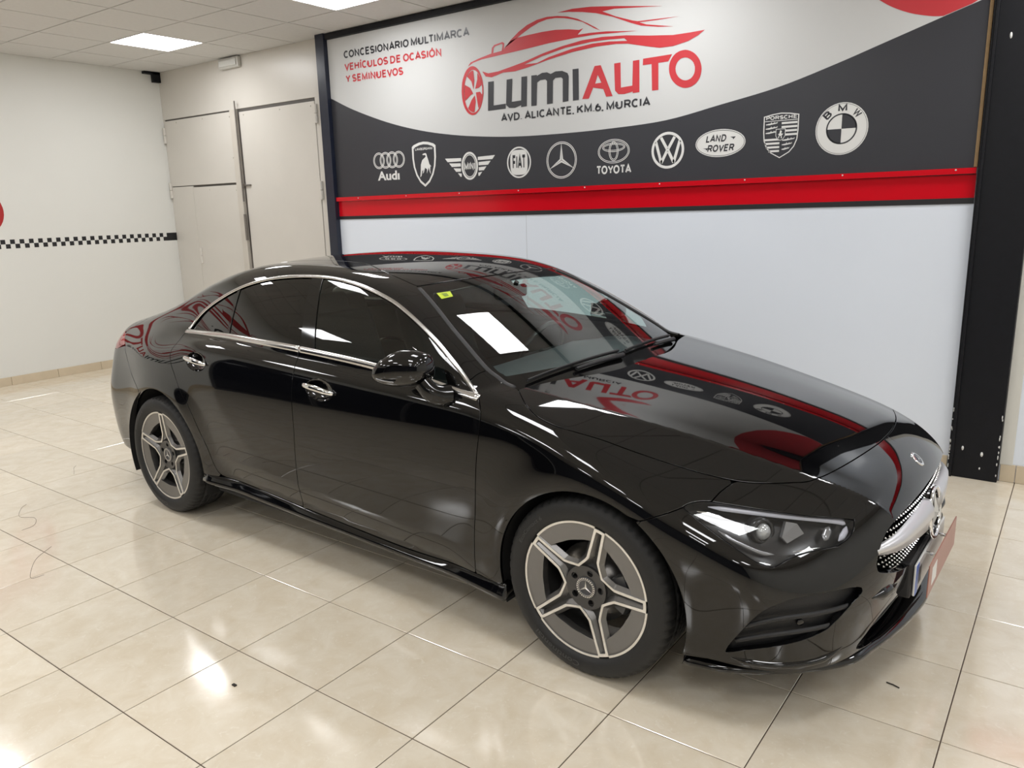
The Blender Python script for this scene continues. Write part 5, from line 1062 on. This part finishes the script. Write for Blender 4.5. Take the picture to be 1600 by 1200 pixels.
# ---- wing mirrors
def wing(s):
    """door mirror folded back along the door"""
    nu, nv = 44, 26; V = []; mx = -.785 if s < 0 else -.97
    for i in range(nv + 1):
        th = -math.pi / 2 + math.pi * i / nv
        for j in range(nu):
            ph = 2 * math.pi * j / nu; e = .78
            c1 = abs(math.cos(th)) ** .85; s1 = math.copysign(abs(math.sin(th)) ** .95, math.sin(th))
            cp = math.copysign(abs(math.cos(ph)) ** e, math.cos(ph)); sp = math.copysign(abs(math.sin(ph)) ** e, math.sin(ph))
            x = .128 * c1 * cp; y = .062 * c1 * sp; z = (.082 if s1 > 0 else .060) * s1
            if x > .085: x = .085 + (x - .085) * .45          # blunt front end by the foot
            if y < -.03: y = -.03 + (y + .03) * .3            # flat glass side towards the door
            t = x / .128; z = z * (1 - .26 * max(0, -t) ** 1.6 - .10 * max(0, t)) + .012 * t - .010 * max(0, -t)
            V.append((mx + .006 + x * 1.06, s * (.918 + y - .030 * t), 1.022 + z))
    Fs = [(i * nu + j, i * nu + (j + 1) % nu, (i + 1) * nu + (j + 1) % nu, (i + 1) * nu + j) for i in range(nv) for j in range(nu)]
    o = recalc(MB().add(V, Fs, True).build('wing_mirror', m_paint, car))
    P = [(mx + .150, s * .835, .925), (mx + .135, s * .865, .930), (mx + .113, s * .895, .948), (mx + .085, s * .91, .985)]
    c = catmull(P, 5); MB().tube(c, np.linspace(.046, .034, len(c)), 14).build('mirror_foot', m_gloss, o)
    MB().bbox((mx - .095, s * .880, .985), (mx + .085, s * .884, 1.07), .002).build('mirror_glass', m_mirrorc, o)
    C = np.array([(mx - .105, s * .975, .995), (mx - .075, s * .988, .993), (mx - .035, s * .987, .990), (mx + .005, s * .980, .988)]); MB().tube(catmull(C, 5), .0035, 8).build('turn_signal', m_refl, o)
wing(-1); wing(1)
# ---- wheels
TR = .3295
def tyre():
    n = 240; prof = [(.246, .080), (.2482, .097), (.254, .1055), (.268, .1115), (.285, .1125), (.300, .110), (.312, .104), (.320, .0965), (.3255, .088), (.3285, .078), (.3295, .060), (.3295, .052), (.3225, .051), (.3225, .043), (.3298, .042), (.3298, .016), (.3225, .015), (.3225, .007), (.3298, .006)]
    prof = prof + [(r, -h) for r, h in prof[::-1]]; V = []; m = len(prof)
    for i, (r, h) in enumerate(prof):
        for k in range(n):
            rr = r
            if .318 < r < .3297 and abs(h) > .058 and k % 4 == 0: rr -= .0055
            if .3297 < r and k % 6 == (0 if h > 0 else 3): rr -= .004
            a = 2 * math.pi * k / n; V.append((rr * math.cos(a), -h, rr * math.sin(a)))
    return recalc_me(MB().add(V, [(i * n + k, (i + 1) * n + k, (i + 1) * n + (k + 1) % n, i * n + (k + 1) % n) for i in range(m - 1) for k in range(n)], True).mesh('tyre'))
def recalc_me(me):
    bm = bmesh.new(); bm.from_mesh(me); bmesh.ops.recalc_face_normals(bm, faces=bm.faces); bm.to_mesh(me); bm.free(); return me
NARM = 5
def fold(u, v):
    r = np.hypot(u, v); a = np.arctan2(v, u); w = 2 * math.pi / NARM; b = (a + w / 2) % w - w / 2; return r * np.cos(b), r * np.sin(b), r
def warm(u): return .0205 + .0045 * np.clip((.243 - u) / .12, 0, 1.4) + .80 * np.maximum(.118 - u, 0) ** 1.15
def darm(u, v): a, b, r = fold(u, v); return (np.abs(b) - warm(a)) * .95
H0 = lambda r: .1005 - .026 * np.clip(1 - r / .243, 0, 1) ** 1.15
def wreg(fields, hfun, depth, h=.0032, sl=None):
    uv, T = gridmesh((-.25, -.25), (.25, .25), h); A = np.hstack([uv, uv * 0])
    for f in fields: A, T = clip(A, T, f(A[:, 0], A[:, 1]))
    u, v = A[:, 0], A[:, 1]; V = np.stack([u, -hfun(u, v), v], -1); N = gnorm(V, T)
    if N[:, 1].mean() > 0: T = T[:, ::-1]; N = -N
    return shell(V, N, T, depth, .0008)
R2 = lambda u, v: np.hypot(u, v)
groove_end = lambda u, v: fold(u, v)[0]
rim_r = .2425
silver = wreg((lambda u, v: darm(u, v), lambda u, v: R2(u, v) - rim_r, lambda u, v: -np.maximum(darm(u, v) + .0085, R2(u, v) - .2325), lambda u, v: .079 - R2(u, v)), lambda u, v: H0(R2(u, v)), .004)
lip = wreg((lambda u, v: R2(u, v) - .2475, lambda u, v: .2405 - R2(u, v), lambda u, v: -darm(u, v) + .001), lambda u, v: H0(R2(u, v)) - .001, .004)
groove = wreg((lambda u, v: darm(u, v) + .0080, lambda u, v: R2(u, v) - .2335, lambda u, v: .062 - R2(u, v)), lambda u, v: H0(R2(u, v)) - .003 - .017 * np.clip((R2(u, v) - .062) / .03, 0, 1), .0)
lug = [(.0575 * math.cos(2 * math.pi * k / 5), .0575 * math.sin(2 * math.pi * k / 5)) for k in range(5)]
hub = wreg((lambda u, v: R2(u, v) - .0795,) + tuple((lambda u, v, c=c: .0125 - np.hypot(u - c[0], v - c[1])) for c in lug), lambda u, v: H0(.079) - .0025 - .004 * np.clip((.079 - R2(u, v)) / .045, 0, 1), .022)
hubfill = wreg((lambda u, v: R2(u, v) - .112, lambda u, v: .079 - R2(u, v), lambda u, v: darm(u, v) + .008), lambda u, v: H0(R2(u, v)) - .0055, .0)
cham = wreg((lambda u, v: -darm(u, v), lambda u, v: darm(u, v) - .0135, lambda u, v: R2(u, v) - .2405), lambda u, v: H0(R2(u, v)) - .0012 - 1.05 * np.clip(darm(u, v), 0, 1), .030)
band = wreg((lambda u, v: .187 - R2(u, v) - .010 * np.clip(darm(u, v) / .05, 0, 1), lambda u, v: R2(u, v) - .2405, lambda u, v: -darm(u, v) + .002), lambda u, v: H0(R2(u, v)) - .005 - .0 * u + .002 * np.clip((R2(u, v) - .235) / .006, 0, 1), .034)
m_rimg = mat('rim_tremolite_grey', (.185, .18, .175), .30, metal=.75, noise=.05, nscale=30); m_rims = mat('rim_machined_silver', (.74, .72, .68), .30, metal=.85, rvar=.06, nscale=90); m_rimd = mat('rim_groove_dark', (.010, .010, .010), .5, noise=.1)
m_disc = mat('brake_disc_steel', (.30, .29, .28), .32, metal=.9, rvar=.08, nscale=60); m_cal = mat('brake_caliper_grey', (.10, .10, .10), .5, metal=.4, noise=.2)
def nm3(name, *S): V, N, T = join(*S); return nmesh(name, V, N, T)
WM = {'wheel': (nm3('wheel', cham, band), m_rimg), 'hub_face': (nm3('hub_face', hub), mat('hub_dark_grey', (.075, .073, .072), .32, metal=.6, noise=.08)), 'spoke_edge': (nm3('spoke_edge', silver, lip), m_rims), 'spoke_groove': (nm3('spoke_groove', groove), m_rimd), 'tyre': (tyre(), m_rubber)}
WM['rim_barrel'] = (recalc_me(MB().lathe([(.2415, .096), (.232, .088), (.222, .06), (.216, .0), (.226, -.09), (.238, -.10)], 72).mesh('rim_barrel')), m_rimg)
for k_ in ('rim_barrel',):
    me = WM[k_][0]; me.transform(Matrix.Scale(-1, 4, (0, 1, 0))); me.flip_normals()
WM['brake_disc'] = (recalc_me(MB().lathe([(.145, .022), (.145, .010), (.07, .010), (.068, .045), (.0, .045)][::-1], 64).lathe([(.145, .010), (.145, -.015), (.07, -.015)], 64).mesh('brake_disc')), m_disc)
WM['brake_disc'][0].transform(Matrix.Scale(-1, 4, (0, 1, 0)))
cb = MB()
for a in np.radians(np.linspace(8, 52, 2)[:1]): pass
V = []; pr_ = [(.098, .055), (.150, .058), (.160, .040), (.160, -.03), (.098, -.03)]; na = 12
for t in np.radians(np.linspace(-28, 28, na)):
    for r, h in pr_: V.append((r * math.cos(t), -h, r * math.sin(t)))
cb.add(V, [(i * 5 + k, i * 5 + (k + 1) % 5, (i + 1) * 5 + (k + 1) % 5, (i + 1) * 5 + k) for i in range(na - 1) for k in range(5)] + [list(range(5)), list(range((na - 1) * 5, na * 5))]); WM['brake_caliper'] = (recalc_me(cb.mesh('brake_caliper')), m_cal)
hc = MB().lathe([(.0395, .0), (.0395, .0805), (.038, .0825), (.028, .0835), (.0275, .0828), (.0001, .0832)], 48).mesh('hub_cap'); hc.transform(Matrix.Scale(-1, 4, (0, 1, 0))); WM['hub_cap'] = (recalc_me(hc), mat('hub_cap_dark_grey', (.09, .09, .095), .28, metal=.4, noise=.1))
hs = MB().lathe([(.0275, .0825), (.0285, .0845), (.0295, .0825)], 40)
lw = []
for q_ in range(28):     # wreath of small leaves round the star
    a = 2 * math.pi * q_ / 28; r0, r1 = .0312, .0368; hs.add([(r0 * math.cos(a - .05), .0842, r0 * math.sin(a - .05)), (r1 * math.cos(a - .07), .0838, r1 * math.sin(a - .07)), (r1 * math.cos(a + .05), .0838, r1 * math.sin(a + .05)), (r0 * math.cos(a + .06), .0842, r0 * math.sin(a + .06))], [(0, 1, 2, 3)])
P2 = [(0, .0868, 0)]
for q_ in range(3):
    a = math.pi / 2 + q_ * 2 * math.pi / 3; P2.append((.0275 * math.cos(a), .0838, .0275 * math.sin(a))); b = a + math.pi / 3; P2.append((.0042 * math.cos(b), .0838, .0042 * math.sin(b)))
hs.add(P2, [(0, i, i % 6 + 1) for i in range(1, 7)]); hsm = hs.mesh('cap_star'); hsm.transform(Matrix.Scale(-1, 4, (0, 1, 0))); WM['cap_star'] = (recalc_me(hsm), m_rims)
lb = MB().lathe([(.0001, .062), (.008, .062), (.0085, .060), (.0085, .03)], 6, smooth=False).mesh('lug_bolt'); lb.transform(Matrix.Scale(-1, 4, (0, 1, 0))); WM['lug_bolt'] = (recalc_me(lb), m_rimd)
def sidewall(s, th, r0, h, ln):
    V, Fs = textfit(s, -ln / 2, 0, ln, h, .01); out = []
    for a, b in V: t = th - a / (r0 + h / 2); out.append(((r0 + b) * math.cos(t), -.1136 + .0 * b - (.0006 if b < h * .7 else 0), (r0 + b) * math.sin(t)))
    return MB().add(out, Fs).mesh('sidewall_lettering')
WM['sw1'] = (sidewall('Continental', math.radians(-112), .272, .021, .20), mat('rubber_lettering', (.045, .045, .045), .5, noise=.1)); WM['sw2'] = (sidewall('EcoContact 6', math.radians(140), .276, .014, .15), MATS['rubber_lettering'])
for k_, (me, m_) in WM.items():
    if not me.materials: me.materials.append(m_)
for x, s, ph in ((0, -1, 2), (XR, -1, 16), (0, 1, 20), (XR, 1, 40)):
    w0 = link('wheel', WM['wheel'][0], car); w0.location = (x, s * .790, TR - .0005)
    w0.rotation_euler = (0, math.radians(-ph), 0) if s == -1 else (0, math.radians(ph), math.pi)
    rr = math.radians(ph)
    for k_ in ('tyre', 'rim_barrel', 'hub_face', 'spoke_edge', 'spoke_groove', 'hub_cap', 'cap_star', 'brake_disc', 'brake_caliper', 'sw1', 'sw2'):
        o = link({'sw1': 'sidewall_lettering', 'sw2': 'sidewall_lettering'}.get(k_, k_), WM[k_][0], w0)
        if k_ in ('sw1', 'sw2', 'cap_star'): o.rotation_euler = (0, rr, 0)
        if k_ == 'brake_caliper': o.rotation_euler = (0, rr + (0 if x == 0 else math.pi), 0)
    for c in lug: o = link('lug_bolt', WM['lug_bolt'][0], w0); o.location = (c[0], 0, c[1])
# ---- wheel arch liners and underbody
for A in (AF, AR):
    for s in (-1, 1):
        mb = MB().lathe([(A[2] + .012, s * .885), (A[2] + .012, s * .50), (.02, s * .50)], 40, 'y', (A[0], 0, A[1]), a0=math.radians(-22), a1=math.radians(202)); mb.build('arch_liner', m_under, car)
MB().bbox((-3.45, -.60, .20), (.72, .60, .26), .01).bbox((-2.30, -.845, .20), (-.42, .845, .27), .01).build('underbody', m_under, car)
# ---- cabin
cabin = MB().bbox((-2.75, -.78, .27), (-.45, .78, .32), .01).build('cabin_floor', m_int, car)
ds = []
for x, z_ in ((-.45, .905), (-.55, .935), (-.70, .945), (-.85, .93), (-.95, .88), (-.98, .78), (-.90, .62)): ds.append((x, z_))
ysd = np.linspace(-.74, .74, 13); V = [(x - .05 * abs(y) ** 2, y, z_ - .03 * abs(y) + (.02 * math.exp(-((y - .36) / .18) ** 2) if -.95 < x < -.6 else 0)) for y in ysd for x, z_ in ds]; n_ = len(ds)
recalc(MB().add(V, [(i * n_ + k, i * n_ + k + 1, (i + 1) * n_ + k + 1, (i + 1) * n_ + k) for i in range(12) for k in range(n_ - 1)], True).build('dashboard', m_dash, car))
st_c = np.array((-1.06, .36, .86)); st_n = nrm(np.array((-.90, 0, .43)))
sw = torus(st_c, st_n, .18, .015, 'steering_wheel', m_gloss, car)
MB().tube([st_c + np.array((0, -.17, 0)), st_c, st_c + np.array((0, .17, 0))], .018, 8).tube([st_c, st_c + np.cross(st_n, [0, 1, 0]) * .17], .018, 8).tube([st_c, st_c - st_n * .2], .03, 10).build('wheel_spokes', m_int, sw)
def rbox(mb, c, size, rot=0, r=.05):
    bm = bmesh.new(); bmesh.ops.create_cube(bm, size=1)
    for v in bm.verts: v.co = Vector((v.co.x * size[0], v.co.y * size[1], v.co.z * size[2]))
    bmesh.ops.bevel(bm, geom=list(bm.edges), offset=r, segments=3, affect='EDGES', profile=.5)
    bm.transform(Matrix.Translation(Vector(c)) @ Matrix.Rotation(rot, 4, 'Y')); mb.bm(bm, smooth=True); return mb
for y in (-.37, .37):
    o = MB(); rbox(o, (-1.45, y, .52), (.52, .50, .16)); o = o.build('front_seat', m_int, car)
    rbox(MB(), (-1.77, y, .82), (.16, .48, .62), math.radians(-20)).build('seat_back', m_int, o); rbox(MB(), (-1.90, y, 1.13), (.11, .27, .17), math.radians(-12), .04).build('headrest', m_int, o)
rs = rbox(MB(), (-2.35, 0, .55), (.50, 1.30, .18)).build('rear_seat', m_int, car); rbox(MB(), (-2.66, 0, .82), (.14, 1.26, .56), math.radians(-24)).build('seat_back', m_int, rs)
rm = MB().bbox((-.985, -.12, 1.195), (-.955, .12, 1.255), .012).tube([(-.95, 0, 1.25), (-.93, 0, 1.275)], .012, 8).build('rear_view_mirror', m_gloss, car)
# seat belt strap, windscreen stickers, wipers
S = onsurf(np.array(CV['sticker']) * MIR, -.001)
stk = MB().add(S, [(0, 1, 2, 3)]).build('windscreen_sticker', mat('yellow_green_sticker', (.50, .62, .02), .5, noise=.15, nscale=40), car); recalc(stk); stk['label'] = 'yellow green inspection sticker'
S2 = S.mean(0) + (S - S.mean(0)) * [.55, .35, .55] + np.array((.0, .0, .0)); S2 = onsurf(S2, .0002); MB().add(S2, [(0, 1, 2, 3)]).build('sticker_mark', mat('dark_olive_print', (.18, .26, .02), .5, noise=.2), stk)
for P in ([(-.405, .56, .97), (-.375, .30, .985), (-.352, .03, .99)], [(-.365, -.02, .985), (-.392, -.36, .975), (-.415, -.62, .965)]):
    P = np.array(P); c = catmull(P, 8) + [0, 0, .012]; FX[0] = FGo; c = onsurf(c, .016); wp = MB().tube(c, np.linspace(.006, .004, len(c)), 8).build('wiper', m_plast, car)
    c2 = onsurf(catmull(P[:2] + [.028, 0, 0], 8), .012); MB().tube(c2, np.linspace(.012, .007, len(c2)), 8).build('wiper_arm', m_plast, wp); c3 = onsurf(catmull(P + [-.006, 0, 0], 8), .007); MB().tube(c3, .003, 6).build('wiper_rubber', m_rubber, wp); FX[0] = FB
